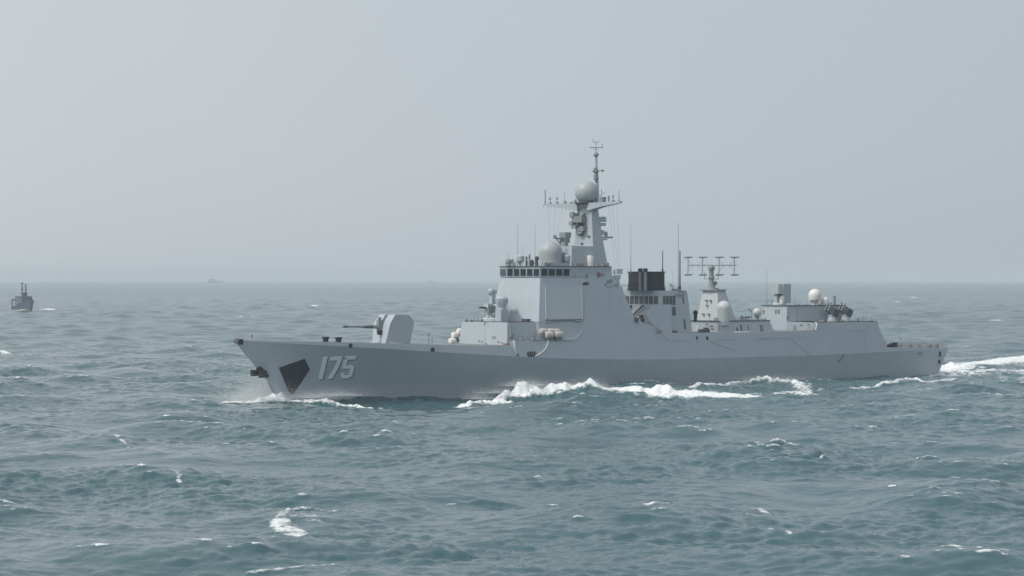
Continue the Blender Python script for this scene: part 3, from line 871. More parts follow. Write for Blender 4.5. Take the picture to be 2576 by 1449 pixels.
for px, py, t in ((1158, 834, -7.5), (1145, 843, -7.6), (1138, 858, -7.4)): canister(px, py, t, 0.55, 0.62, ship, WHITE)
mb = MB()
b0 = L3(at(1150, 866, -7.4)); mb.box(b0 + Vector((0.3, 0, 0.1)), (1.9, 0.9, 0.5))
mb.path([L3(at(1131, 867, -7.4)), L3(at(1138, 850, -7.4)), L3(at(1152, 838, -7.4))], 0.07); mb.build("raft_rack", [WHITE], ship)

# ---- bow fittings
def glyph_plates(polys, name, mat, thick, base=-0.02, dx=0.0, dy=0.0):
    mb = MB()
    for q in polys: plate([(x + dx, y + dy) for x, y in q], thick, mb, 0, ('hull',), base)
    return mb.build(name, [mat], hull)
cx = lambda x, y: (556.2 + x*0.24676, 754.8 + y*0.24676)
G1 = [[cx(1038, 578), cx(1088, 574), cx(1034, 806), cx(990, 808)]]
G7 = [[cx(1113, 580), cx(1234, 574), cx(1228, 614), cx(1104, 618)], [cx(1184, 616), cx(1228, 614), cx(1196, 690), cx(1152, 690)], [cx(1152, 690), cx(1196, 690), cx(1132, 803), cx(1082, 805)]]
G5 = [[cx(1262, 572), cx(1380, 566), cx(1371, 604), cx(1290, 609)], [cx(1250, 609), cx(1290, 607), cx(1276, 668), cx(1230, 700)],
      [cx(1276, 666), cx(1330, 660), cx(1345, 697), cx(1230, 700)], [cx(1330, 660), cx(1358, 683), cx(1337, 772), cx(1298, 764), cx(1312, 697)],
      [cx(1298, 762), cx(1337, 772), cx(1300, 798), cx(1228, 800), cx(1216, 766), cx(1258, 764)], [cx(1224, 742), cx(1260, 740), cx(1256, 766), cx(1216, 768)]]
SHD = paint("number_shadow", (0.07, 0.085, 0.10), 0.6, 0.08)
glyph_plates(G1 + G7 + G5, "number_shade", SHD, 0.025, -0.02, 2.1, 2.0)
for g in (G1, G7, G5): glyph_plates(g, "hull_number", NUMW, 0.05)
mb = MB(); plate([cx(585, 690), cx(650, 667), cx(720, 643), cx(790, 620), cx(853, 598), cx(880, 655), cx(905, 705), cx(850, 790), cx(790, 878), cx(735, 960), cx(703, 960), cx(665, 875), cx(625, 780)], 0.05, mb, 0, ('hull',), -0.35)
mb.build("bow_patch", [PATCH], hull)
mb = MB()
sA = at(655, 938, 0)
for sg in (1, -1):
    mb.box(L3((sA[0] - 0.15, sg*0.75, sA[2])), (0.8, 1.3, 0.75)); mb.box(L3((sA[0] - 0.3, sg*1.35, sA[2] - 0.05)), (1.1, 0.5, 0.95))
mb.box(L3((sA[0] + 0.0, 0, sA[2] + 0.55)), (1.2, 0.7, 0.9)); mb.box(L3((sA[0] - 0.9, 0, sA[2])), (1.2, 0.45, 0.7)); mb.box(L3((sA[0] + 0.3, 0.55, sA[2] - 0.5)), (1.6, 0.5, 0.5))
mb.build("anchor", [BLACK], hull)
mb = MB()
c = at(596, 862, 0); mb.tube(L3((c[0] + 0.35, 0.75, c[2] + 0.2)), L3((c[0] + 0.35, -0.75, c[2] + 0.2)), 0.42, 0.42, 12); mb.box(L3((c[0] + 0.9, 0, c[2] + 0.05)), (1.4, 1.0, 0.7)); mb.build("bow_roller", [BLACK], hull)
mb = MB()
for k in range(9):
    s = -8.4 + k*1.0; t = max(0.1, t_side(s, z_deck(s)) - 0.15); z = z_deck(s)
    for sg in (1, -1): mb.tube(L3((s, sg*t, z)), L3((s, sg*t, z + 0.55)), 0.025, 0.02, 5)
for sg in (1, -1): mb.path([L3((-8.4 + k*1.0, sg*max(0.1, t_side(-8.4 + k, z_deck(-8.4 + k)) - 0.15), z_deck(-8.4 + k) + 0.5)) for k in range(9)], 0.02, 5)
mb.build("bow_rail", [EQUIP], ship)
mb = MB(); c = at(634, 852, 0); mb.tube(L3(c), L3((c[0], 0, c[2] + 0.75)), 0.05); mb.lathe(L3((c[0], 0, c[2] + 0.3)), [(0.05, 0), (0.14, 0.15), (0.05, 0.3)], 8); mb.build("jackstaff", [DARK], ship)
for px in (819, 851.5):
    mb = MB(); c = at(px, 859, 4.6); z = z_deck(c[0])
    q = Vector(L3((c[0], c[1], z)))
    mb.loft([[q + Vector((sx*w, sy*w*0.8, h)) for sx, sy in ((-1, -1), (1, -1), (1, 1), (-1, 1))] for w, h in ((0.34, -0.1), (0.36, 0.45), (0.46, 0.55), (0.46, 0.78))])
    mb.build("deck_vent", [BLACK], ship)
def ring_fairlead(px, py, r):
    g = MB(); h = hit(px, py, ('hull',)); n = h[1]; u = n.cross(Vector((0, 0, 1))).normalized(); w = u.cross(n)
    N = 18
    rings = []
    for k in range(N):
        a = 2*math.pi*k/N; d = u*math.cos(a) + w*math.sin(a)
        rings.append([h[0] + d*(r + 0.12*math.cos(b)) + n*(0.06 + 0.12*math.sin(b)) for b in [2*math.pi*j/8 for j in range(8)]])
    rings.append(rings[0]); g.loft(rings, True, False, 0, True)
    o = g.build("chock", [BLACK], hull)
    k = MB(); k.loft([[h[0] + (u*math.cos(2*math.pi*i/N) + w*math.sin(2*math.pi*i/N))*r*q + n*0.02 for i in range(N)] for q in (1.0, 0.3)], True, True); k.build("opening", [EQUIP], o)
ring_fairlead(881.5, 869.5, 0.24); ring_fairlead(1088, 880, 0.26)
mb = MB()
for dx in (0, 0.7):
    c = at(1079, 863, 7.0); z = z_deck(c[0]); mb.tube(L3((c[0] + dx, 6.9, z)), L3((c[0] + dx, 6.9, z + 1.7)), 0.05)
mb.box(L3((c[0], 6.9, z + 1.65)), (0.25, 0.25, 0.4)); mb.build("davit_post", [EQUIP], ship)

# ---- main gun
gun = MB()
G = lambda x, y, t: (lambda p: (p[0], p[1], p[2]))(at(*cx(x, y), t))
fb, fm, ft = G(1685, 405, 2.0), G(1725, 240, 2.4), G(1775, 150, 2.2)
rt, rm, rb = G(1915, 152, 2.2), G(1970, 222, 2.4), G(1925, 440, 2.0)
bt = G(1670, 436, 1.95)
prof = [bt, fb, fm, ft, rt, rm, rb]
zb_ = z_deck(20) - 0.1
prof[0] = (bt[0], 1.95, zb_); prof[-1] = (rb[0], 2.0, zb_)
port = [L3(p) for p in prof]; star = [L3((p[0], -p[1], p[2])) for p in prof]
gun.loft([port, star])
gt = gun.build("gun_turret", [PAINT], ship)
mb = MB()
zc = at(950, 822, 0)[2]; sc0 = (fb[0] + fm[0])/2
mb.box(L3((sc0 + 0.15, -0.1, zc + 0.15)), (1.3, 0.8, 1.9)); mb.tube(L3((sc0 + 0.3, 0, zc)), L3((sc0 - 1.6, 0, zc)), 0.36, 0.30, 14)
mb.box(L3((sc0 - 0.35, 0.15, zc + 1.0)), (0.5, 0.35, 1.1)); mantlet = mb.build("mantlet", [EQUIP], gt)
mb = MB(); mb.box(L3((sc0 - 0.3, 0.25, zc - 0.95)), (0.75, 0.6, 0.7)); mb.build("ejector_port", [BLACK], gt)
mb = MB()
tip = at(863.4, 821.4, 0); zt_ = tip[2] - 0.03
mb.tube(L3((sc0 - 1.5, 0, zc)), L3((sc0 - 3.0, 0, zc)), 0.27, 0.23, 12); mb.tube(L3((sc0 - 3.0, 0, zc)), L3((tip[0], 0, zt_)), 0.13, 0.095, 12)
mb.tube(L3((sc0 - 2.9, 0, zc)), L3((sc0 - 3.3, 0, zc)), 0.25, 0.2, 12); mb.tube(L3((tip[0] + 0.9, 0, zt_)), L3((tip[0], 0, zt_)), 0.18, 0.18, 12)
mb.build("gun_barrel", [DARK], gt)
mb = MB(); d = Vector((ft[0] - fm[0], 0, ft[2] - fm[2]))
for k in (0.0,):
    a = Vector((fm[0], -0.15, fm[2])); mb.loft([[L3((fm[0] - 0.03 + d.x*u, y, fm[2] + 0.03 + d.z*u)) for y in (-0.45, 0.25)] + [L3((fm[0] + 0.1 + d.x*u, y, fm[2] - 0.1 + d.z*u)) for y in (0.25, -0.45)] for u in (0.0, 0.98)])
mb.build("gun_slot", [DARK], gt)
mb = MB(); mb.lathe(L3(((fb[0] + rb[0])/2, 0, zb_ - 0.02)), [(2.75, 0), (2.75, 0.42)], 40); mb.build("turret_ring", [PAINT], gt)

# ---- close-in gun and director in front of the bridge
k2 = lambda x, y: (1112.4 + x*0.24676, 556.2 + y*0.24676)
def P2(x, y, t=0.0): return at(*k2(x, y), t)
mb = MB()
zr = 11.8
cg = P2(490, 1000, 0.6); cd = P2(607, 1000, 2.8)
mb.lathe(L3((cg[0] + 0.9, 0.4, zr - 0.05)), [(1.85, 0), (1.85, 0.45), (1.7, 0.62)], 28); ciws_base = mb.build("gun_platform", [PAINT_L], ship)
g2 = MB()
c = L3((cg[0], 0.6, zr + 0.55))
g2.lathe(c, [(0.72, 0), (0.72, 0.3), (0.5, 0.5), (0.55, 0.9)], 16)
g2.box(c + Vector((-0.1, 0, 1.45)), (1.5, 1.3, 1.2), 1); g2.box(c + Vector((-0.35, 0, 2.05)), (1.2, 1.2, 0.75))
g2.box(c + Vector((0.25, 0.55, 1.1)), (0.9, 0.4, 1.4))
ciws = g2.build("rapid_fire_gun", [PAINT_L, EQUIP], ship)
g2 = MB(); g2.tube(c + Vector((-0.6, 0, 1.72)), c + Vector((-2.3, 0, 1.78)), 0.17, 0.13, 10); g2.build("barrel_cluster", [BLACK], ciws)
g2 = MB(); g2.box(c + Vector((0.45, 0, 3.2)), (0.75, 0.8, 1.7)); g2.lathe(c + Vector((0.2, 0, 3.95)), [(0.3, 0), (0.55, 0.25), (0.58, 0.65), (0.4, 0.95), (0.1, 1.05)], 14); g2.box(c + Vector((0.9, 0, 4.4)), (0.35, 0.9, 0.6)); g2.build("tracking_radar", [PAINT], ciws)
g2 = MB()
c = L3((cd[0], 2.8, zr - 0.02))
n8 = [(math.cos(math.pi/4*i + 0.39), math.sin(math.pi/4*i + 0.39)) for i in range(8)]
g2.loft([[c + Vector((x*r, y*r, z)) for x, y in ((-1, -1), (1, -1), (1, 1), (-1, 1))] for r, z in ((0.80, 0), (0.78, 2.0))])
g2.loft([[c + Vector((x*r, y*r, z)) for x, y in n8] for r, z in ((0.74, 2.0), (0.68, 2.4))])
g2.loft([[c + Vector((x*r, y*r, z)) for x, y in n8] for r, z in ((0.68, 2.35), (1.1, 3.15), (1.15, 3.85), (0.7, 4.2))]); g2.box(c + Vector((0.5, 0.7, 3.5)), (0.7, 0.4, 0.9))
g2.build("fire_director", [PAINT], ship)
mb = MB()
for (x, y, h, r) in ((250, 1025, .35, .16), (330, 1020, .9, .04), (360, 1020, .8, .04), (300, 1022, .25, .2), (408, 1022, .3, .2), (800, 1030, .9, .04), (812, 1030, 1.2, .03)):
    q = P2(x, y, 3.0 if x > 700 else 0.0); mb.tube(L3((q[0], q[1], zr - 0.1)), L3((q[0], q[1], zr + h)), r, r*0.8, 7)
mb.build("deck_fitting", [DARK], fwd)

# ---- bridge roof gear
ZR = 21.12
def base_on(px, t): # roof point under a pixel column
    s = at(px, 668, t)[0]; return L3((s, t, ZR))
mb = MB(); c = base_on(1385, 0); mb.lathe(c, dome_prof(2.07, 0.55, 1.72, 14), 40)
mb.build("radome", [RADOME], ship)
mb = MB(); mb.lathe(c, [(2.25, 0), (2.25, 0.6)], 32); mb.build("radome_base", [PAINT], ship)
mb = MB(); q = base_on(1402, 2.0); mb.box(q + Vector((0.4, 0, 0.33)), (4.6, 0.4, 0.62)); mb.build("roof_locker", [PAINT], ship)
def roof_thing(px, t, parts, name, mat):
    g = MB(); c = base_on(px, t)
    for q in parts: g.lathe(c + Vector(q[0]), q[1], 14)
    return g.build(name, [mat], ship)
roof_thing(1426.5, 1.8, [((0, 0, 0), [(0.3, 0), (0.3, 0.55), (0.66, 0.95), (0.68, 1.75), (0.55, 1.95), (0.1, 2.0)])], "small_radome", RADOME)
roof_thing(1484.5, 3.0, [((0, 0, 0), [(0.66, 0), (0.66, 1.72), (0.6, 1.86), (0.1, 1.9)])], "drum_radome", WHITE)
roof_thing(1308, 1.5, [((0, 0, 0), [(0.32, 0), (0.2, 0.25), (0.2, 0.5), (0.55, 0.7)]), ((0, 0, 0.65), [(0.5, 0), (0.78, 0.2), (0.80, 1.0), (0.66, 1.15), (0.1, 1.2)])], "satellite_dome", PAINT_L)
roof_thing(1280, 0.6, [((0, 0, 0), [(0.4, 0), (0.34, 0.35), (0.5, 0.6), (0.45, 1.0), (0.2, 1.25)])], "searchlight", EQUIP)
roof_thing(1289, 1.2, [((0, 0, 0), [(0.2, 0), (0.14, 0.7), (0.26, 0.85), (0.2, 1.2)])], "searchlight", EQUIP)
roof_thing(1293, 1.4, [((0, 0, 0), [(0.3, 0), (0.25, 0.6), (0.08, 0.7)])], "searchlight", EQUIP)
roof_thing(1324.6, 2.6, [((0, 0, 0), [(0.18, 0), (0.2, 0.9), (0.12, 1.0), (0.17, 1.2), (0.15, 1.55), (0.05, 1.68)])], "deck_sight", DARK)
roof_thing(1332, 3.0, [((0, 0, 0), [(0.22, 0), (0.2, 0.8), (0.13, 1.3), (0.2, 1.5), (0.1, 2.1)])], "deck_sight", EQUIP)
roof_thing(1338.5, 3.4, [((0, 0, 0), [(0.26, 0), (0.34, 0.4), (0.3, 0.95), (0.1, 1.1)])], "deck_sight", DARK)
roof_thing(1350.5, 4.4, [((0, 0, 0), [(0.27, 0), (0.22, 1.0), (0.36, 1.15), (0.36, 1.5), (0.15, 1.68)])], "deck_sight", DARK)
mb = MB()
for px, t in ((1440, 4.6), (1452, 4.7), (1463, 4.7), (1503, 5.2), (1519, 5.3), (1528, 5.3), (1382, 3.8), (1373, 3.7)):
    c = base_on(px, t); h = rnd.uniform(0.25, 0.7); mb.box(c + Vector((0, 0, h/2)), (rnd.uniform(0.3, 0.8), 0.4, h))
mb.build("roof_fitting", [EQUIP], ship)
mb = MB()
ring = [(P1[0] + 0.3, P1[1] - 0.1), (57.4, 6.3), (62.8, 5.9)]
for (a, ta), (b, tb) in zip(ring[:-1], ring[1:]):
    n = int((b - a)/1.3) + 1
    for k in range(n + 1):
        s, t = a + (b - a)*k/n, ta + (tb - ta)*k/n
        for sg in (1, -1): mb.tube(L3((s, sg*t, ZR)), L3((s, sg*t, ZR + 0.5)), 0.022, 0.022, 4)
    for sg in (1, -1): mb.tube(L3((a, sg*ta, ZR + 0.5)), L3((b, sg*tb, ZR + 0.5)), 0.02, 0.02, 4)
mb.build("roof_rail", [EQUIP], ship)
def whip(px, ytop, ybase, t, r=0.045, mat=EQUIP, thick=None, rt=None):
    g = MB(); a = at(px, ybase, t); b = at(px, ytop, t)
    b = (a[0], t, b[2])
    g.tube(L3(a), L3(b), r, rt if rt else r*0.45, 6)
    g.tube(L3(a), L3((a[0], t, a[2] + 0.9)), r*1.9, r*1.4, 6)
    return g.build("whip_antenna", [mat], ship)
whip(1302.4, 560, 668, 2.2, 0.05); whip(1346, 562, 668, 4.0, 0.05); whip(1279.5, 633, 668, 0.9, 0.045); whip(1273, 647, 668, 0.2, 0.05); whip(1315, 613, 668, 2.4, 0.03)
whip(1364, 640, 668, 4.4, 0.03)
# side platform aft of the bridge
mb = MB()
for px, py, t in ((1524, 716, 6.5), (1540, 722, 6.6), (1556, 716, 6.5)):
    pass
c = at(1540, 703, 6.3); q = L3((64.2, 5.4, 17.75))
mb.box(q + Vector((0.2, 0, 0.05)), (3.4, 2.6, 0.12)); mb.box(L3((63.4, 4.6, 18.9)), (1.0, 1.6, 2.2))
mb.build("side_platform", [PAINT], ship)
mb = MB()
c = L3(at(1553, 712, 5.8)); mb.lathe(c, [(0.45, -0.4), (0.35, 0.5), (0.55, 0.8), (0.6, 1.4)], 12); mb.box(c + Vector((0.1, 0, 2.0)), (1.3, 1.0, 0.9)); mb.tube(c + Vector((-0.2, 0, 1.2)), c + Vector((-1.3, 0, 1.05)), 0.2, 0.2, 8); mb.tube(c + Vector((0.5, 0, 2.2)), c + Vector((1.4, 0, 2.35)), 0.07, 0.07, 6)
mb.lathe(L3(at(1546, 716, 6.2)), [(0.3, -0.3), (0.3, 0.5), (0.1, 0.7)], 8); mb.build("optical_director", [PAINT_L], ship)
mb = MB()
for a, b in (((1520, 714), (1528, 723)), ((1528, 723), (1556, 715)), ((1534, 722), (1536, 729)), ((1550, 717), (1552, 726))): mb.tube(L3(at(*a, 6.75)), L3(at(*b, 6.75)), 0.13, 0.13, 6)
for a in ((1535, 707), (1528, 710), (1547, 720)): mb.box(L3(at(*a, 6.6)), (0.5, 0.4, 0.55))
mb.build("bracket", [EQUIP], side)
mb = MB(); mb.lathe(L3(at(1506, 691, 6.55)), [(0.05, -0.45), (0.32, -0.35), (0.32, 0.3), (0.05, 0.42)], 12); mb.build("life_ring", [RED], wheelhouse)
mb = MB(); mb.tube(L3(at(1508, 691, 6.7)), L3(at(1521, 690, 6.6)), 0.14, 0.12, 8); mb.box(L3(at(1476, 693, 6.6)), (0.35, 0.3, 0.7)); mb.box(L3(at(1446, 690, 6.6)), (0.2, 0.2, 0.4)); mb.build("side_lamp", [EQUIP], wheelhouse)
# ---- main mast
k3 = lambda x, y: (1334.9 + .25225*x, 333.7 + .25225*y)
k7 = lambda x, y: (1366.7 + .12067*x, 445 + .12067*y)
mb = MB()
Zm = 24.62
sym(mb, [[(56.7, 0, 20.9), (56.7, 3.0, 20.9), (65.1, 3.0, 20.9), (65.1, 0, 20.9)], [(57.2, 0, Zm), (57.2, 2.6, Zm), (64.5, 2.6, Zm), (64.5, 0, Zm)]])
mast = mb.build("mast", [PAINT], ship)
mb = MB()
sym(mb, [[(62.0, 0, Zm - 0.05), (62.0, 2.56, Zm - 0.05), (64.5, 2.58, Zm - 0.05), (64.5, 0, Zm - 0.05)], [(62.2, 0, 31.2), (62.2, 1.93, 31.2), (63.7, 1.9, 31.2), (63.7, 0, 31.2)], [(62.2, 0, 32.3), (62.2, 1.7, 32.3), (63.7, 1.7, 32.3), (63.7, 0, 32.3)]])
tower = mb.build("mast_tower", [PAINT], mast)
mb = MB()
mb.lathe(L3((62.9, 0, 32.05)), [(2.0, 0), (2.25, 0.12), (2.25, 0.30)], 32); mb.build("dome_platform", [DARK], mast)
mb = MB(); mb.lathe(L3((62.7, 0, 32.3)), ball_prof(2.08, 1.75, -0.84, 20), 40); mb.build("radome", [RADOME], mast)
for sg in (1, -1):
    mb = MB()
    rg = []
    for t, d, zl, zt in ((1.2, 0.9, 30.95, 32.2), (1.9, 0.9, 30.95, 32.2), (4.8, 0.6, 31.5, 32.22), (9.6, 0.28, 32.0, 32.28)):
        rg.append([L3((62.6 - (1.75 if sg < 0 else 0.2)*t/9.6 + q*d, sg*t, z)) for q, z in ((-1, zl), (1, zl), (1, zt), (-1, zt))])
    mb.loft(rg)
    yard = mb.build("yard_arm", [PAINT], mast)
    mb = MB()
    for k in range(9):
        t = 2.6 + k*0.85; zl = float(np.interp(t, [1.9, 4.8, 9.6], [30.95, 31.5, 32.0]))
        sx = 62.3 - (1.75 if sg < 0 else 0.2)*t/9.6; mb.tube(L3((sx, sg*t, zl + 0.1)), L3((sx, sg*t, zl - 0.35)), 0.05, 0.03, 5)
    mb.build("insulator", [EQUIP], yard)
def yard_gear(t, prof, name, mat=EQUIP, ds=0.0, n=10):
    g = MB(); g.lathe(L3((62.6 + ds - (1.75*-t if t < 0 else 0.2*t)/9.6, t, 32.22)), prof, n); return g.build(name, [mat], mast)
yard_gear(-9.35, [(0.12, 0), (0.13, 0.6), (0.1, 0.7), (0.1, 2.55), (0.05, 2.65)], "rod_antenna")
yard_gear(9.0, [(0.16, 0), (0.1, 0.4), (0.07, 0.5), (0.05, 1.9), (0.03, 2.0)], "rod_antenna")
for t in (-8.2, -6.6, 7.4): yard_gear(t, [(0.30, 0.1), (0.30, 0.3), (0.06, 0.35), (0.06, 0.7), (0.14, 0.85), (0.14, 1.1), (0.03, 1.25)], "yard_lamp", LINE)
yard_gear(6.2, [(0.15, 0), (0.15, 0.5), (0.22, 0.6), (0.18, 1.0), (0.05, 1.2)], "yard_lamp")
for t, h in ((-4.8, 0.55), (-3.4, 0.35), (-2.5, 0.7)): yard_gear(t, [(0.32, 0), (0.32, h*0.5), (0.14, h), (0.04, h + 0.02)], "yard_box", EQUIP)
yard_gear(-4.9, [(0.04, 0.4), (0.03, 2.0)], "rod_antenna", LINE)
mb = MB(); q = L3((62.6, 4.3, 32.25)); mb.box(q + Vector((0, 0, 0.45)), (0.8, 1.2, 0.9)); mb.tube(q + Vector((0.1, 0.3, 0.9)), q + Vector((0.1, 0.3, 2.3)), 0.06, 0.05); mb.tube(q + Vector((0, 0.7, 1.1)), q + Vector((0, -0.9, 1.75)), 0.05, 0.05); mb.build("yard_box", [EQUIP], mast)
# top pole
mb = MB()
p0 = at(1504, 520, 0); p1 = at(1499.4, 392, 0)
mb.tube(L3((p0[0] - 0.1, 0, 31.9)), L3(p1), 0.40, 0.20, 14); pole = mb.build("mast_pole", [PAINT], mast)
mb = MB(); mb.lathe(L3((p1[0], 0, p1[2] - 0.2)), ball_prof(0.46, 0.4, -0.9), 18); mb.build("pole_sphere", [EQUIP], pole)
mb = MB()
T = lambda x, y: L3((p1[0],) + (0, at(*k3(x, y), 0)[2]))
z148, z95, z62, z190 = (at(*k3(650, v), 0)[2] for v in (148, 95, 62, 190))
c = Vector(L3((p1[0], 0, 0)))
mb.tube(c + Vector((0, 0, z190 - 0.4)), c + Vector((0, 0, z95)), 0.07, 0.05)
dv = Vector((C_, -S_, 0))   # cross arms turned broadside
dv = Vector((0.79, -0.61, 0))
mb.tube(c + dv*1.15 + Vector((0, 0, z148)), c - dv*1.05 + Vector((0, 0, z148)), 0.07, 0.07)
mb.tube(c + dv*1.15 + Vector((0, 0, z148 - 0.15)), c + dv*1.15 + Vector((0, 0, z148 + 0.65)), 0.05); mb.tube(c - dv*1.0 + Vector((0, 0, z148 - 0.15)), c - dv*1.0 + Vector((0, 0, z148 + 0.15)), 0.06)
mb.tube(c + dv*0.42 + Vector((0, 0, z95)), c - dv*0.48 + Vector((0, 0, z95)), 0.05); mb.tube(c - dv*0.48 + Vector((0, 0, z95)), c - dv*0.48 + Vector((0, 0, z62)), 0.045); mb.tube(c + dv*0.42 + Vector((0, 0, z95)), c + dv*0.42 + Vector((0, 0, z95 + 0.25)), 0.05)
mb.tube(c + Vector((0.7, 0, z148)), c + Vector((-0.7, 0, z148)), 0.05); mb.tube(c + dv*0.6 + Vector((0, 0, z148)), c + Vector((0, 0, z148 - 0.5)), 0.035); mb.tube(c - dv*0.6 + Vector((0, 0, z148)), c + Vector((0, 0, z148 - 0.5)), 0.035)
mb.build("wind_vane", [EQUIP], pole)
mb = MB()
for y, r, dx in ((365, 0.36, -0.75), (385, 0.5, -0.6), (430, 0.40, -0.6), (455, 0.46, -0.55), (480, 0.3, -0.4)):
    z = at(*k3(640, y), 0)[2]; mb.lathe(L3((p0[0] + dx*0.9, 0.1, z)), [(r*0.4, -0.35), (r, -0.2), (r, 0.15), (r*0.5, 0.35)], 10)
z = at(*k3(660, 378), 0)[2]; mb.tube(L3((p0[0], 0, z)), L3((p0[0] + 0.9, 0.2, z)), 0.07); mb.lathe(L3((p0[0] + 0.95, 0.2, z)), [(0.05, -0.2), (0.2, -0.1), (0.18, 0.2)], 8)
mb.box(L3((p0[0] - 0.7, 0, at(*k3(610, 383), 0)[2])), (1.0, 0.6, 0.15)); mb.build("pole_lamp", [EQUIP], pole)
# sensors on the tower front: stepped antenna arrays
def front_pt(x, y, out=0.0):
    """point on the tower's front face under a crop-7 pixel"""
    px, py = k7(x, y); t = 0.0
    for _ in range(6):
        a = (px - CX)/F; s = 62.1 - out
        t = (a*(DB + s*S_) - XB - s*C_)/(S_ + a*C_)
    return at(px, py, t)
mb = MB()
def fbox(x0, y0, x1, y1, d, mi=0, back=0.0):
    a, b = front_pt(x0, y0), front_pt(x1, y1)
    mb.box(L3((62.1 - d/2 + back, (a[1] + b[1])/2, (a[2] + b[2])/2)), (d, abs(b[1] - a[1]), abs(a[2] - b[2])), mi)
fbox(690, 820, 900, 950, 1.1, 1); fbox(660, 760, 740, 830, 1.3); fbox(640, 820, 700, 850, 1.0); fbox(650, 930, 720, 1010, 1.3); fbox(780, 990, 830, 1025, 1.2, 2); fbox(690, 1010, 780, 1080, 1.2); fbox(760, 1030, 910, 1130, 0.9, 1); fbox(780, 1120, 870, 1185, 0.8); fbox(800, 1195, 835, 1230, 0.6, 2)
fbox(590, 735, 660, 752, 0.5); fbox(800, 755, 880, 790, 0.5); fbox(940, 1230, 975, 1255, 0.3, 2); fbox(800, 1385, 825, 1410, 0.25, 2); fbox(800, 575, 950, 625, 0.6)
a, b = front_pt(690, 890), front_pt(780, 985); mb.tube(L3((61.2, a[1], a[2])), L3((61.4, b[1], b[2])), 0.10, 0.10, 6, 3); a, b = front_pt(915, 700), front_pt(945, 790); mb.tube(L3((61.8, a[1], a[2])), L3((61.8, b[1], b[2])), 0.08, 0.08, 6, 0)
mb.build("antenna_cluster", [EQUIP, LINE, DARK, PAINT_L], tower)
# ledge in front of the tower with gun director
mb = MB()
q = L3((59.0, -1.6, Zm)); mb.box(q + Vector((0.1, 0, 0.06)), (3.0, 1.9, 0.12)); mb.lathe(q + Vector((0, 0, 0.1)), [(0.7, 0), (0.6, 0.6), (0.7, 0.8)], 14)
mb.box(q + Vector((0.1, 0.05, 1.15)), (1.1, 1.5, 1.1), 1); mb.box(q + Vector((0.15, 0.0, 2.0)), (1.3, 1.7, 0.9)); mb.box(q + Vector((-0.4, -0.05, 1.2)), (0.3, 0.8, 0.7), 2)
mb.tube(q + Vector((-0.6, 0.6, 1.3)), q + Vector((-1.5, 0.9, 1.6)), 0.16, 0.12, 6); mb.box(q + Vector((-1.5, 0.9, 1.65)), (0.4, 0.4, 0.6)); mb.tube(q + Vector((-1.3, 0.8, 1.4)), q + Vector((-0.3, 0.5, 0.2)), 0.10, 0.14, 6)
mb.build("gun_director", [EQUIP, LINE, DARK], mast)
mb = MB()
for k in range(7): mb.tube(L3((56.5, 1.2, 21.5 + k*0.45)), L3((56.5, 1.7, 21.5 + k*0.45)), 0.03, 0.03, 4)
for t in (1.2, 1.7): mb.tube(L3((56.6, t, 21.2)), L3((56.9, t, 24.7)), 0.035, 0.035, 4)
mb.build("ladder", [EQUIP], mast)
# balconies on the aft side of the tower
mb = MB()
for y0, y1, s1, w in ((840, 890, 1.5, 1.7), (900, 930, 1.3, 1.9), (985, 1010, 1.9, 1.6), (1035, 1052, 2.8, 2.0), (1060, 1072, 1.6, 1.9)):
    z1, z0 = (at(*k3(690, v), 2.0)[2] for v in (y0, y1))
    mb.box(L3((63.9 + s1/2, 0.6, (z0 + z1)/2)), (s1, w*1.8, z1 - z0), 0 if y0 < 1030 else 1)
for y, s, r in ((865, 65.2, 0.5), (1000, 65.0, 0.45), (1015, 65.8, 0.3)):
    z = at(*k3(690, y), 1.5)[2]; mb.lathe(L3((s, 1.6, z)), [(r, -0.3), (r*1.1, 0.1), (r*0.5, 0.5)], 10)
mb.build("mast_balcony", [PAINT, EQUIP], tower)
mb = MB(); q = at(*k3(684, 815), 1.2); mb.lathe(L3((64.1, q[1], q[2])), ball_prof(0.28, 0.0, -0.95), 12); mb.box(L3((64.0, 1.2, q[2] - 0.35)), (0.5, 0.4, 0.2)); mb.build("signal_lamp", [RED], tower)
mb = MB()
for px, t in ((1512, 2.8), (1505, 2.85)):
    for y in (300, 0): pass
for (x, y) in ((515, 1108), (585, 1035), (490, 1320), (690, 1355)):
    q = at(*k3(x, y), 2.75); mb.box(L3((q[0], 2.75, q[2])), (0.25, 0.25, 0.3))
mb.build("wall_fitting", [DARK], mast)
# halyards from the yard
mb = MB()
for t, s2, t2 in ((8.4, 65.5, 5.6), (7.2, 65.2, 5.4), (6.2, 64.8, 5.2), (-7.0, 59, -5), (-5.2, 58, -4.6), (-8.6, 59, -5.4)):
    g = MB(); g.tube(L3((62.6 - (1.75*-t if t < 0 else 0.2*t)/9.6, t, 31.9)), L3((s2, t2, 21.1)), 0.014, 0.014, 4); g.build("halyard", [LINE], mast)

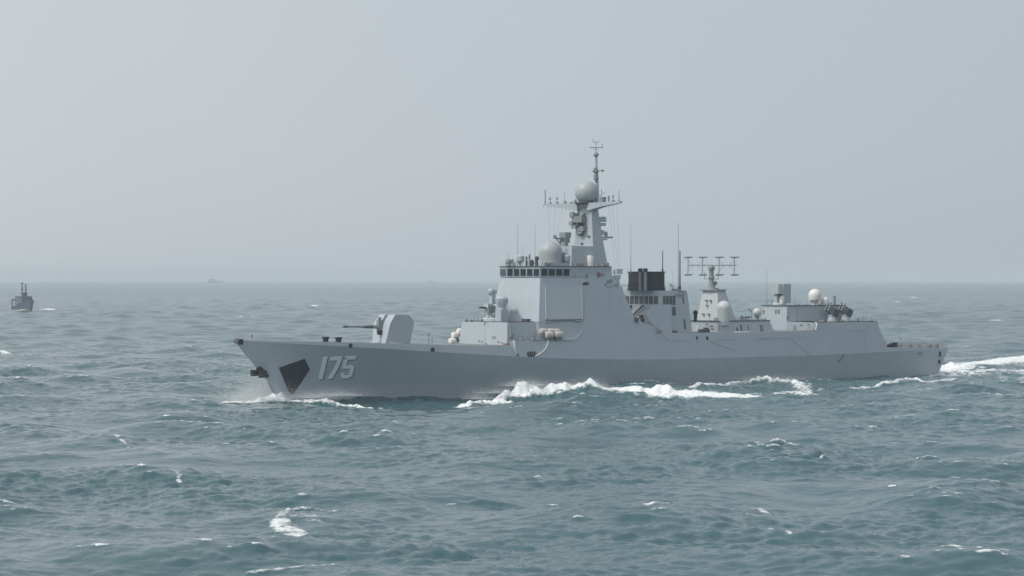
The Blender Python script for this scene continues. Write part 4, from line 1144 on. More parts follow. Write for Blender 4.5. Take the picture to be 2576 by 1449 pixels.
# ---- funnel and its house
k4 = lambda x, y: (1549.4 + .20833*x, 595.9 + .20833*y)
mb = MB()
ZF = 16.85
sym(mb, [[(75.35, 0, 9.2), (75.35, 5.7, 9.2), (82.6, 5.7, 9.2), (82.6, 0, 9.2)], [(75.55, 0, ZF), (75.55, 4.95, ZF), (79.7, 4.95, ZF), (79.7, 0, ZF)]])
sym(mb, [[(79.6, 0, 9.2), (79.6, 5.62, 9.2), (82.6, 5.62, 9.2), (82.6, 0, 9.2)], [(79.3, 0, 16.45), (79.3, 4.9, 16.45), (82.1, 4.9, 16.45), (82.1, 0, 16.45)]])
house = mb.build("funnel_house", [PAINT], ship)
TREE['house'] = bvh(house); HS = ('house',)
mb = MB()
W1 = [(1656.5, 766), (1643, 767), (1624.5, 788), (1634, 806), (1650, 824), (1666, 838.6), (1690, 840), (1690, 766)]
lo = [L3(at(x, y, 5.25 + (y - 766)/72*0.6)) for x, y in W1]; hi = [L3(at(x, y, 5.65 + (y - 766)/72*0.7)) for x, y in W1]
mb.loft([lo, hi]); mb.build("side_casing", [PAINT], house)
mb = MB()
zs0, zs1 = ZF - 0.02, 20.0
def rr(s0, s1, t, r, z, n=6):
    pts = []
    for cs, ct, a0 in ((s0 + r, t - r, 90), (s1 - r, t - r, 0), (s1 - r, -t + r, -90), (s0 + r, -t + r, -180)):
        for k in range(n + 1):
            a = R(a0 + 90 - 90*k/n) if False else R(a0 + 90*(1 - k/n))
            pts.append(L3((cs + r*math.cos(a)*(1), ct + r*math.sin(a), z)))
    return pts
levels = []
nb = 9
for k in range(nb + 1):
    z = zs0 + (zs1 - zs0)*k/nb
    levels.append((z, 0.0)); levels.append((z + 0.10, 0.05)); levels.append((z + 0.14, 0.05)); levels.append((z + 0.18, 0.0))
mb.loft([rr(74.3 - o + (0.15 if z > 18 else 0), 78.95 + o - (0.12 if z > 17.6 else 0), 3.25 + o, 1.4, z) for z, o in levels], True, True, 0, True)
mb.loft([rr(74.2, 79.0, 3.4, 1.4, z) for z in (ZF - 0.01, ZF + 0.2)], True, True, 0)
mb.loft([rr(74.25, 78.95, 3.35, 1.4, z) for z in (zs1 + 0.05, zs1 + 0.25)], True, True, 0)
mb.build("funnel", [STACK], house, 40)
mb = MB()
q = [at(x, 690, 3.35) for x in (1606, 1617)]
for px, t in ((1606.3, 1.65), (1618.3, 3.0)):
    s = 73.75; mb.tube(L3((s, t, ZF)), L3((s, t, 20.75)), 0.30, 0.30, 14, 1); mb.tube(L3((s, t, 20.2)), L3((s, t, 20.8)), 0.42, 0.42, 14, 0)
mb.box(L3((74.05, 2.35, 18.5)), (0.5, 0.5, 3.1), 0)
mb.build("exhaust_pipe", [STACK, paint("pipe_grey", (0.24, 0.27, 0.30), 0.5, 0.15)], house)
def louvre(poly, nsl, which=HS, parent=house, mat=VENT):
    g = MB(); plate(poly, 0.03, g, 0, which)
    (x0, y0), (x1, y1), (x2, y2), (x3, y3) = poly
    for k in range(nsl):
        u, v = (k + 0.25)/nsl, (k + 0.6)/nsl
        q = [(x0 + (x3 - x0)*u, y0 + (y3 - y0)*u), (x1 + (x2 - x1)*u, y1 + (y2 - y1)*u), (x1 + (x2 - x1)*v, y1 + (y2 - y1)*v), (x0 + (x3 - x0)*v, y0 + (y3 - y0)*v)]
        plate(q, 0.08, g, 1, which)
    return g.build("louvre", [DARK, mat], parent)
for k in range(7):
    x0 = 110 + k*58.5; louvre([k4(x0, 716), k4(x0 + 46, 716), k4(x0 + 46, 812), k4(x0, 812)], 7)
for k in range(4):
    x0 = 568 + k*38.5; louvre([k4(x0, 712), k4(x0 + 31, 713), k4(x0 + 34, 824), k4(x0 + 3, 824)], 7, HS, house, paint("vent_port", (0.12, 0.135, 0.15)))
    x0 = 582 + k*36; louvre([k4(x0, 846), k4(x0 + 29, 846), k4(x0 + 31, 950), k4(x0 + 2, 950)], 7, HS, house, paint("vent_port", (0.12, 0.135, 0.15)))
mb = MB()
for q in ([(804, 730), (818, 730), (824, 815), (811, 815)], [(818, 995), (836, 995), (844, 1115), (825, 1115)]): plate([k4(*p) for p in q], 0.04, mb, 0, HS)
mb.build("wall_slit", [DARK], house)
mb = MB()
for x in (682, 712): plate([k4(x, 1132), k4(x + 25, 1132), k4(x + 26, 1168), k4(x + 1, 1168)], 0.05, mb, 0, HS)
mb.build("small_vent", [DARK], house)
mb = MB(); a, b = (hit(*k4(198, 968), HS), hit(*k4(347, 826), HS))
mb.tube(a[0] + a[1]*0.35, b[0] + b[1]*0.35, 0.16, 0.16, 6); mb.build("wall_stair", [DARK], house)
mb = MB()
for x, y in ((240, 1003), (315, 965), (328, 1008), (182, 838)):
    h = hit(*k4(x, y), ('house', 'side')); mb.box(h[0] + h[1]*0.15, (0.6, 0.6, 0.7 if y > 900 else 0.35))
mb.build("wall_box", [DARK], house)
mb = MB(); strip([k4(458, 950), k4(466, 1060), k4(482, 1095), k4(510, 1130)], 0.16, 0.8, mb, 0, ('house', 'side')); h = hit(*k4(515, 1140), ('house', 'side'))
if h: mb.box(h[0] + h[1]*0.2, (1.2, 0.4, 0.35))
mb.build("hand_rail", [EQUIP], house)
whip(1587, 560, 688, 0.0, 0.06); 
for px, yt, yb, t, r in ((1667, 631, 688, 2.0, 0.10), (1710.5, 631, 732, 3.2, 0.14)): whip(px, yt, yb, t, r, BLACK, None, r*0.75)
whip(1706.3, 560, 733, 2.6, 0.075, EQUIP, None, 0.04); whip(1693, 676, 730, 3.0, 0.025)
mb = MB()
q = L3((80.6, 3.6, 16.5)); mb.box(q + Vector((0, 0, 0.3)), (1.3, 1.1, 0.7)); mb.tube(q + Vector((-0.6, 0, 0.3)), q + Vector((-1.5, 0, 1.6)), 0.05); mb.tube(q + Vector((-1.5, 0, 1.6)), q + Vector((-1.4, 0, 0.2)), 0.04); mb.tube(L3((79.9, 4.6, 16.9)), L3((78.6, 4.3, 18.0)), 0.05, 0.05)
for s in (80.2, 80.9, 81.6): mb.box(L3((s, 4.7, 16.6)), (0.5, 0.4, 0.5))
mb.box(L3((80.0, 4.9, 16.05)), (2.2, 0.5, 0.5)); mb.build("roof_fitting", [EQUIP], house)

# ---- long range radar mast amidships
mb = MB()
ZT = 16.85
sym(mb, [[(91.3, 0, 10.5), (91.3, 2.9, 10.5), (96.4, 2.9, 10.5), (96.4, 0, 10.5)], [(92.2, 0, ZT), (92.2, 2.02, ZT), (94.0, 2.02, ZT), (94.0, 0, ZT)]])
sm_ = mb.build("radar_mast", [PAINT_L], ship)
mb = MB(); sym(mb, [[(91.7, 0, z), (91.7, 2.35, z), (94.1, 2.35, z), (94.1, 0, z)] for z in (ZT - 0.03, ZT + 0.16)])
for x, y in ((1090, 770), (1150, 770), (1105, 828), (1065, 935), (1145, 935)):
    q = at(*k4(x, y), 0.0); mb.box(L3((91.9 + (16.8 - q[2])*-0.14 + 0.1, (x - 1120)/200*3.6, q[2])), (0.5, 0.35, 0.3))
mb.build("mast_platform", [EQUIP], sm_)
mb = MB()
c = Vector(L3((92.5, 0, 0)))
z_ = lambda y: at(1790, k4(0, y)[1], 0)[2]
mb.lathe(c + Vector((0, 0, ZT)), [(0.95, 0), (0.8, 0.35), (0.5, 0.95), (0.46, z_(500) - ZT), (0.62, z_(500) - ZT + 0.05), (0.62, z_(490) - ZT), (0.42, z_(480) - ZT), (0.42, z_(400) - ZT), (0.62, z_(395) - ZT), (0.62, z_(365) - ZT), (0.35, z_(350) - ZT)], 18)
mb.tube(c + Vector((0.3, -0.4, z_(640))), c + Vector((0.6, -0.5, z_(530))), 0.10, 0.08); mb.box(c + Vector((0.7, -0.4, z_(560))), (0.4, 0.4, 0.6)); mb.box(c + Vector((0.6, -0.6, z_(630))), (0.7, 0.6, 0.4)); mb.build("radar_column", [EQUIP], sm_)
mb = MB()
for u in (-1.25, 1.25):
    for z in (z_(510), z_(432)): mb.tube(c + dv*u + Vector((0.45, 0.45, z)), c + dv*u + Vector((-0.45, -0.45, z)), 0.04, 0.04, 5)
    for w in (-0.45, 0.45): mb.tube(c + dv*u + Vector((w, w, z_(510))), c + dv*u + Vector((w, w, z_(432))), 0.04, 0.04, 5)
mb.tube(c + dv*1.25 + Vector((0, 0, z_(510))), c - dv*1.25 + Vector((0, 0, z_(510))), 0.05, 0.05, 5); mb.tube(c + dv*1.25 + Vector((0, 0, z_(470))), c - dv*1.25 + Vector((0, 0, z_(470))), 0.035, 0.035, 5)
mb.build("radar_cage", [EQUIP], sm_)
mb = MB()                                   # boom lies square to the line of sight
ub = Vector((0, 1, 0))                      # athwartships
zb0 = z_(348)
Lb = lambda v, dz, fs=0.0: c + Vector((fs, -v, zb0 + dz))
mb.tube(Lb(-6.1, 0.10), Lb(6.0, 0.0), 0.08, 0.08, 6); mb.tube(Lb(-6.1, 0.18, 0.5), Lb(6.0, 0.08, 0.5), 0.07, 0.07, 6)
for k in range(15): mb.tube(Lb(-5.9 + k*0.85, 0.1, 0), Lb(-5.5 + k*0.85, 0.14, 0.5), 0.035, 0.035, 4)
boom = mb.build("antenna_boom", [EQUIP], sm_)
vx = [at(k4(x, 348)[0], 668, 0) for x in (872, 1045, 1245, 1432)]
for i, x in enumerate((872, 1046, 1247, 1431)):
    px, _ = k4(x, 348); a = (px - CX)/F; s = 92.5; t = (a*(DB + s*S_) - XB - s*C_)/(S_ + a*C_)
    lean = (0.15, 0.0, 0.35, 0.25)[i]
    ztop = at(px, k4(0, 243)[1], t)[2] - zb0; zbot = at(px, k4(0, 455)[1], t)[2] - zb0
    g = MB()
    for fs in (0.0,):
        g.tube(Lb(t - lean*0.2, ztop, fs), Lb(t, 0, fs), 0.09, 0.09, 6); g.tube(Lb(t, 0, fs), Lb(t - 0.1, zbot, fs), 0.09, 0.09, 6)
    for zz in (ztop, zbot):
        w = 0.62 if zz == ztop else 0.42
        g.tube(Lb(t - w, zz, -0.55), Lb(t + w, zz + 0.02, 0.75), 0.07, 0.07, 5); g.tube(Lb(t - w*0.7, zz - 0.16, 0.8), Lb(t + w*0.4, zz - 0.18, -0.9), 0.045, 0.045, 5); g.tube(Lb(t, zz - 0.1, -0.9), Lb(t, zz - 0.1, 1.0), 0.06, 0.06, 5)
    sg = -1 if i in (0, 2) else 1
    sg = (1, -1, 1, -1)[i]
    g.tube(Lb(t + sg*1.5, 0.05), Lb(t, ztop*0.55), 0.035, 0.035, 4); g.tube(Lb(t + sg*1.4, 0.05), Lb(t, zbot*0.6), 0.035, 0.035, 4)
    g.build("antenna_element", [EQUIP], boom)

# ---- mid deckhouse
mb = MB()
sym(mb, [[(89.2, 0, 9.0), (89.2, 5.45, 9.0), (103.3, 5.45, 9.0), (103.3, 0, 9.0)], [(89.35, 0, 11.2), (89.35, 5.05, 11.2), (102.4, 5.05, 11.2), (102.4, 0, 11.2)]])
md = mb.build("deckhouse", [PAINT], ship)
mb = MB(); sym(mb, [[(89.2, 0, z), (89.2, 5.15, z), (102.5, 5.15, z), (102.5, 0, z)] for z in (11.18, 11.34)]); mb.build("roof_edge", [DARK], md)
TREE['md'] = bvh(md); MD = ('md',)
mb = MB()
for x in (1736, 1758): plate([k4(x, 1062), k4(x + 10, 1062), k4(x + 18, 1142), k4(x + 8, 1142)], 0.05, mb, 0, MD)
for q in ([(1500, 1060), (1514, 1060), (1520, 1132), (1506, 1132)], [(1454, 1095), (1466, 1095), (1470, 1138), (1456, 1138)], [(1590, 1070), (1597, 1070), (1604, 1125), (1597, 1125)]): plate([k4(*p) for p in q], 0.08, mb, 0, MD)
mb.build("wall_slit", [DARK], md)
mb = MB(); plate([k4(962, 1068), k4(998, 1068), k4(995, 1138), k4(958, 1138)], 0.06, mb, 0, MD); mb.build("door", [PAINT_L], md)
mb = MB()
for (x, y, w, h) in ((1100, 1050, 24, 14), (1150, 1070, 40, 14), (1165, 1105, 30, 20), (1098, 1110, 14, 16), (1240, 1105, 20, 70)):
    plate([k4(x - w/2, y - h/2), k4(x + w/2, y - h/2), k4(x + w/2, y + h/2), k4(x - w/2, y + h/2)], 0.15, mb, 0, MD)
mb.build("wall_fitting", [EQUIP], md)
mb = MB(); q = L3(at(1771, 836, 6.6)); mb.box(q + Vector((0, 0, 0.2)), (2.2, 0.8, 0.7)); mb.box(q + Vector((0.5, 0, 0.6)), (0.8, 0.6, 0.5)); mb.build("stowage_box", [DARK], ship)
for x0, x1 in ((1435, 1515), (1532, 1612)):
    g = MB(); a, b = at(*k4(x0, 1153), 7.0), at(*k4(x1, 1153), 7.0); g.tube(L3(a), L3((b[0], 7.0, b[2])), 0.16, 0.16, 10); g.build("white_spar", [WHITE], ship)
mb = MB(); q = L3(at(1749.4, 807.5, 4.2)); mb.lathe(q, [(0.34, -0.1), (0.30, 0.5), (0.36, 0.9), (0.28, 1.2), (0.42, 1.35), (0.45, 1.6), (0.3, 1.85), (0.08, 1.95)], 14); mb.build("optical_sight", [BLACK], ship)
mb = MB(); q = L3(at(1821, 813, 5.0)); r = 1.30
mb.lathe(q, [(0.92, -0.35), (0.95, 0.0)] + [(0.98 + (r - 0.98)*k/6, 0.05 + 2.7*k/6) for k in range(7)] + [(r*math.cos(math.pi/2*k/12), 2.75 + r*1.02*math.sin(math.pi/2*k/12)) for k in range(1, 13)], 36)
mb.build("radome", [paint("dome_pale_grey", (0.54, 0.57, 0.59), 0.45, 0.03)], ship)
mb = MB(); q = L3(at(1904.6, 808, 2.4)); mb.lathe(q, [(0.5, -0.1), (0.4, 0.4), (0.36, 0.75), (0.5, 0.85)], 14); pd = mb.build("dome_pedestal", [EQUIP], ship)
mb = MB(); mb.lathe(q, ball_prof(0.80, 1.62, -0.93), 28); mb.build("small_dome", [paint("dome_sage", (0.56, 0.60, 0.55), 0.45, 0.03)], pd)
mb = MB()
for x, y0, y1, r, t in ((1515, 1020, 950, .28, 3.5), (1545, 1020, 985, .6, 3.5), (1575, 1020, 955, .15, 3.6), (1600, 1020, 955, .1, 3.6), (1765, 1020, 985, .25, 3.5), (1803, 1020, 985, .25, 3.8), (1700, 1020, 1000, .3, 4.2), (1215, 1010, 975, .6, 3.9), (1250, 1010, 965, .3, 3.9), (1135, 1020, 1000, .25, 3)):
    a, b = at(*k4(x, y0), t), at(*k4(x, y1), t); mb.tube(L3(a), L3((a[0], t, b[2])), r, r*0.8, 8)
a, b = at(*k4(1520, 970), 3.5), at(*k4(1625, 965), 3.5); mb.tube(L3(a), L3(b), 0.18, 0.18, 8)
a, b = at(*k4(1600, 870), 2.5), at(*k4(1640, 905), 2.5); mb.tube(L3(a), L3(b), 0.07, 0.07, 6); a, b = at(*k4(1605, 885), 2.5), at(*k4(1640, 895), 2.5); mb.tube(L3(a), L3(b), 0.05, 0.05, 6); a, b = at(*k4(1640, 900), 2.5), at(*k4(1640, 1015), 2.5); mb.tube(L3(a), L3(b), 0.05, 0.05, 6)
mb.build("roof_fitting", [EQUIP], md)

# ---- hangar
k5 = lambda x, y: (1867.2 + .23134*x, 675.4 + .23134*y)
mb = MB()
sym(mb, [[(108.4, 0, 9.1), (108.4, 3.45, 9.1), (112.0, 7.3, 9.1), (113.2, 7.3, 9.1), (113.2, 0, 9.1)], [(108.48, 0, 11.0), (108.48, 3.38, 11.0), (112.1, 7.05, 10.74), (113.2, 7.05, 10.74), (113.2, 0, 11.0)]])
hg = mb.build("hangar", [PAINT], ship)
mb = MB()
sym(mb, [[(108.5, 0, 11.0), (108.5, 3.36, 11.0), (124.2, 3.36, 11.0), (124.2, 0, 11.0)], [(108.7, 0, 13.88), (108.7, 3.25, 13.88), (123.8, 3.25, 13.88), (123.8, 0, 13.88)]])
up = mb.build("upper_house", [PAINT], hg)
TREE['up'] = bvh(up); UP = ('up',)
mb = MB(); sym(mb, [[(112.1, 0, z), (112.1, 7.12, z), (129.1, 7.12, z), (129.1, 0, z)] for z in (10.76, 10.88)]); sym(mb, [[(108.55, 0, z), (108.55, 3.4, z), (124.0, 3.4, z), (124.0, 0, z)] for z in (13.86, 13.98)]); mb.build("roof_edge", [DARK], hg)
mb = MB(); strip([k5(806, 592), k5(800, 625), k5(786, 672)], 0.22, 0.8, mb, 0, ('side',)); mb.build("edge_bead", [WHITE], side)
mb = MB()
for x0, x1, y0, y1 in ((222, 241, 450, 495), (356, 378, 447, 495), (388, 410, 447, 495)): plate([k5(x0, y0), k5(x1, y0), k5(x1, y1), k5(x0, y1)], 0.03, mb, 0, UP)
mb.build("window", [VENT], up)
TREE['hg'] = bvh(hg)
mb = MB()
for x0, x1, y0, y1 in ((556, 582, 620, 665), (628, 648, 600, 620), (712, 728, 600, 618), (722, 745, 630, 640)): plate([k5(x0, y0), k5(x1, y0), k5(x1, y1), k5(x0, y1)], 0.06, mb, 0, ('hg',))
mb.build("door", [EQUIP], hg)
mb = MB()
for x in (484,): plate([k5(x, 520), k5(x + 22, 520), k5(x + 22, 548), k5(x, 548)], 0.2, mb, 0, UP)
strip([k5(590, 412), k5(590, 565)], 0.06, 0.5, mb, 0, UP); mb.build("wall_fitting", [LINE], up)
# missile launcher on the hangar roof
ml = MB()
q = L3((109.6, 0.3, 13.98)); ml.lathe(q, [(1.25, 0), (1.25, 0.3), (1.0, 0.45)], 24)
launcher = ml.build("missile_launcher", [PAINT_L], ship)
ml = MB(); ml.box(q + Vector((-0.4, 0.2, 1.2)), (0.85, 0.7, 1.7)); ml.box(q + Vector((0.9, -0.9, 2.2)), (1.9, 0.6, 3.6)); ml.box(q + Vector((0.6, 0.6, 1.3)), (0.7, 0.5, 1.7)); ml.build("launcher_arm", [PAINT], launcher)
ml = MB(); ml.lathe(q + Vector((0.0, -0.75, 0.45)), [(0.45, 0), (0.5, 0.9)] + [(0.5*math.cos(math.pi/2*k/8), 0.9 + 0.5*math.sin(math.pi/2*k/8)) for k in range(1, 9)], 20); ml.build("sensor_dome", [WHITE], launcher)
ml = MB(); ml.box(q + Vector((-0.2, 0.1, 3.05)), (2.0, 2.1, 1.85)); lb = ml.build("launcher_box", [PAINT_L], launcher)
ml = MB()
for i in range(5):
    for j in range(5): ml.tube(q + Vector((-1.22, -0.72 + i*0.41, 2.3 + j*0.37)), q + Vector((-1.18, -0.72 + i*0.41, 2.3 + j*0.37)), 0.15, 0.15, 8)
ml.build("tube_cap", [paint("cap_grey", (0.34, 0.37, 0.37))], lb)
ml = MB(); ml.box(q + Vector((0.85, -0.3, 2.95)), (0.5, 1.6, 1.6)); ml.box(q + Vector((-0.4, -0.1, 2.0)), (0.7, 1.0, 0.3)); ml.build("launcher_frame", [DARK], launcher)
# domes on the hangar roof
def roofdome(px, ybase, t, parts, dome, name="white_dome"):
    s = at(px, ybase, t)[0]; q = L3((s, t, 13.95)); g = MB(); g.lathe(q, parts, 20); pd = g.build("dome_pedestal", [PAINT_L], ship)
    g = MB(); g.lathe(q, dome, 32); g.build(name, [WHITE], pd)
roofdome(2050, 766, 0.6, [(0.72, 0), (0.72, 0.85), (0.95, 0.92)], [(1.18, 0.92), (1.22, 1.0), (1.22, 1.85)] + [(1.22*math.cos(math.pi/2*k/10), 1.85 + 1.22*math.sin(math.pi/2*k/10)) for k in range(1, 11)])
roofdome(2076, 766, 1.6, [(0.4, 0), (0.42, 0.28)], [(0.52, 0.28), (0.60, 0.4), (0.60, 0.9)] + [(0.6*math.cos(math.pi/2*k/8), 0.9 + 0.6*math.sin(math.pi/2*k/8)) for k in range(1, 9)])
mb = MB(); s = at(2062, 764, -1.0)[0]; mb.lathe(L3((s, -1.0, 13.95)), [(0.55, 0), (0.55, 0.8), (0.4, 1.15), (0.1, 1.2)], 14); mb.build("small_dome", [CREAM], ship)
mb = MB(); s = at(2099, 765, 2.0)[0]; mb.lathe(L3((s, 2.0, 13.9)), [(0.26, 0), (0.24, 1.5), (0.3, 1.55), (0.3, 1.75), (0.1, 1.8)], 12); mb.build("mast_post", [EQUIP], ship)
mb = MB()
for x, h, r in ((612, .35, .25), (640, .15, .3), (830, .35, .35), (900, .4, .3), (925, .5, .25), (955, .55, .3), (1100, .7, .2), (155, 1.2, .05), (235, .9, .04), (575, 1.0, .04), (630, 1.1, .03), (700, 1.2, .035), (1060, 1.5, .045)):
    t = 2.8 if r > 0.1 else -1.0; s = at(k5(x, 400)[0], 768, t)[0]; s = min(max(s, 108.9), 123.7); mb.lathe(L3((s, t, 13.93)), [(r, 0), (r, h*0.7), (r*0.6, h)], 8)
mb.build("roof_fitting", [EQUIP], up)
mb = MB()
for x, h, r in ((880, .45, .3), (1260, .8, .16), (1320, 1.4, .05), (1412, .55, .3), (1465, .7, .2), (850, .25, .4), (1440, .3, .5)):
    s = at(k5(x, 565)[0], 809, 5.6)[0]; mb.lathe(L3((min(s, 128.8), 5.6, 10.85)), [(r, 0), (r, h*0.6), (r*0.6, h)], 8)
mb.build("roof_fitting", [EQUIP], hg)
whip(1929, 672, 770, -2.0, 0.05, EQUIP); 
# decoy rocket launchers on the hangar roof
for px, t in ((2093, 5.0), (2127, 5.0)):
    s = at(px, 805, t)[0]; q = L3((s, t, 10.85))
    g = MB(); g.lathe(q, [(0.95, 0), (0.95, 0.25), (0.75, 0.6), (0.7, 1.0)], 16); g.box(q + Vector((0.1, 0, 1.0)), (1.3, 1.0, 0.7)); rl = g.build("decoy_launcher", [PAINT], ship)
    ax = Vector((-0.85, 0, 0.53)).normalized(); upv = Vector((0.53, 0, 0.85)).normalized(); yv = Vector((0, 1, 0)); ctr = q + Vector((0.25, 0, 1.85))
    g = MB()
    g.loft([[ctr + ax*u + upv*a + yv*b for a, b in ((-.75, -.7), (.75, -.7), (.75, .7), (-.75, .7))] for u in (-0.85, 0.15)]); g.loft([[ctr + ax*u + upv*a + yv*b for a, b in ((-.62, -.55), (.62, -.55), (.62, .55), (-.62, .55))] for u in (-1.1, -0.85)]); g.build("launcher_box", [DARK], rl)
    for a in (-.5, 0, .5):
        for b in (-.42, .42):
            g = MB(); g.tube(ctr + ax*0.1 + upv*a + yv*b, ctr + ax*1.75 + upv*a + yv*b, 0.17, 0.17, 10); g.build("launch_tube", [LINE], rl)
mb = MB()
for i, (s, t) in enumerate(((112.6, 6.8),)): pass
rl_pts = [(113 + k*2.0, 6.95) for k in range(9)]
for s, t in rl_pts: mb.tube(L3((s, t, 10.85)), L3((s, t, 11.2)), 0.03, 0.03, 4)
mb.tube(L3((113, 6.95, 11.2)), L3((129, 6.95, 11.2)), 0.02, 0.02, 4); mb.build("roof_rail", [EQUIP], hg)

# ---- seams and fittings on the side amidships and aft
mb = MB()
HSD = ('hull', 'side')
for ln in ([k4(565, 1195), k4(640, 1253), k4(890, 1253)], [k4(1180, 1245), k4(1470, 1240)], [k4(1740, 1225), k4(1900, 1222)], [k4(1115, 1250), k4(1230, 1300), k4(1400, 1365), k4(1460, 1372)],
           [k5(160, 770), k5(520, 757), k5(640, 860), k5(740, 946)], [k5(1090, 676), k5(1315, 678), k5(1330, 740), k5(1350, 880)], [k5(600, 752), k5(700, 745)]):
    strip(ln, 0.05, 0.3, mb, 0, HSD)
mb.build("plate_seam", [paint("seam_soft", (0.27, 0.295, 0.31))], side)
mb = MB()
for q in ([k4(968, 1200), k4(985, 1205), k4(990, 1235), k4(974, 1245)], [k4(1086, 1202), k4(1114, 1206), k4(1114, 1240), k4(1088, 1240)]): plate(q, 0.08, mb, 0, HSD)
mb.build("side_port", [BLACK], side)
mb = MB(); strip([k5(1104, 928), k5(1078, 968), k5(1040, 1015)], 0.16, 0.6, mb, 0, ('hull',)); mb.build("discharge_pipe", [DARK], hull)
mb = MB()
plate([k5(2140, 905), k5(2162, 906), k5(2158, 960), k5(2138, 960)], 0.05, mb, 0, ('hull',)); plate([k5(2133, 992), k5(2154, 990), k5(2152, 1036), k5(2130, 1036)], 0.05, mb, 0, ('hull',)); mb.build("side_port", [BLACK], hull)
mb = MB()
for x in (1912, 1942): plate([k5(x, 914), k5(x + 10, 914), k5(x + 10, 940), k5(x, 940)], 0.04, mb, 0, ('hull',))
mb.build("scupper", [DARK], hull)
# ---- quarterdeck
zq = lambda s: z_deck(s)
mb = MB()
sts = [(133.4 + k*0.95) for k in range(16)]
for sg in (1, -1):
    prev = None
    for s in sts:
        t = t_side(s, zq(s)) - 0.12; a = Vector(L3((s, sg*t, zq(s)))); b = a + Vector((0, -sg*0.10, 1.0)); mb.tube(a, b, 0.035, 0.03, 4)
        if prev is not None:
            for f in (0.35, 0.68, 1.0): mb.tube(prev[0].lerp(prev[1], f), a.lerp(b, f), 0.02, 0.02, 4)
        prev = (a, b)
ss = sts[-1]
for k in range(14):
    t = -6.8 + k*1.046; a = Vector(L3((ss + 0.3, t, zq(ss)))); mb.tube(a, a + Vector((0, 0, 1.05)), 0.03, 0.03, 4)
for f in (0.35, 0.7, 1.05): mb.tube(L3((ss + 0.3, -6.9, zq(ss) + f)), L3((ss + 0.3, 6.9, zq(ss) + f)), 0.02, 0.02, 4)
mb.build("deck_rail", [LINE], ship)
NET = paint("net_grey", (0.40, 0.40, 0.38), 0.8, 0.2, 0, 2.0)
for sg in (1, -1):
    for k in range(7):                      # netting frames standing along the deck edge
        s0 = 134.4 + k*2.02; s1 = s0 + 1.9; g = MB()
        fr = [Vector(L3((s, sg*(t_side(s, zq(s)) + o), zq(s) + h))) for s, o, h in ((s0, 0.02, 0.1), (s1, 0.02, 0.1), (s1, 0.25, 1.02), (s0, 0.25, 1.02))]
        g.path(fr + [fr[0]], 0.03, 4)
        for i in range(1, 10): g.tube(fr[0].lerp(fr[1], i/10), fr[3].lerp(fr[2], i/10), 0.016, 0.016, 3)
        for i in range(1, 6): g.tube(fr[0].lerp(fr[3], i/6), fr[1].lerp(fr[2], i/6), 0.016, 0.016, 3)
        g.build("safety_net", [NET], ship)
mb = MB()
for px, w, h in ((2246, 1.3, .8), (2252, 0.8, 0.95), (2237, 0.5, 0.5)):
    q = at(px, 874, 7.0); mb.box(L3((q[0], 7.0, zq(q[0]) + h/2)), (w, 0.7, h))
mb.build("deck_bollard", [BLACK], ship)
mb = MB()
for k in range(16):
    s = 135 + rnd.random()*12; t = rnd.choice((1, 1, -1))*rnd.uniform(5.5, 6.9); h = rnd.uniform(0.25, 0.8); mb.box(L3((s, t, zq(s) + h/2)), (rnd.uniform(0.2, 0.9), 0.4, h))
mb.build("deck_fitting", [EQUIP], ship)
mb = MB(); s = 143.0; mb.tube(L3((s, 0, zq(s))), L3((s, 0, zq(s) + 6.3)), 0.05, 0.03, 6); mb.lathe(L3((s, 0, zq(s) + 6.2)), [(0.02, 0), (0.11, 0.06), (0.08, 0.2)], 8); mb.lathe(L3((s - 0.2, 0.2, zq(s))), [(0.3, 0), (0.3, 0.9), (0.1, 1.2)], 8); mb.lathe(L3((s + 0.1, 0.3, zq(s) + 1.5)), [(0.05, 0), (0.16, 0.2), (0.05, 0.5)], 8); mb.build("ensign_staff", [EQUIP], ship)

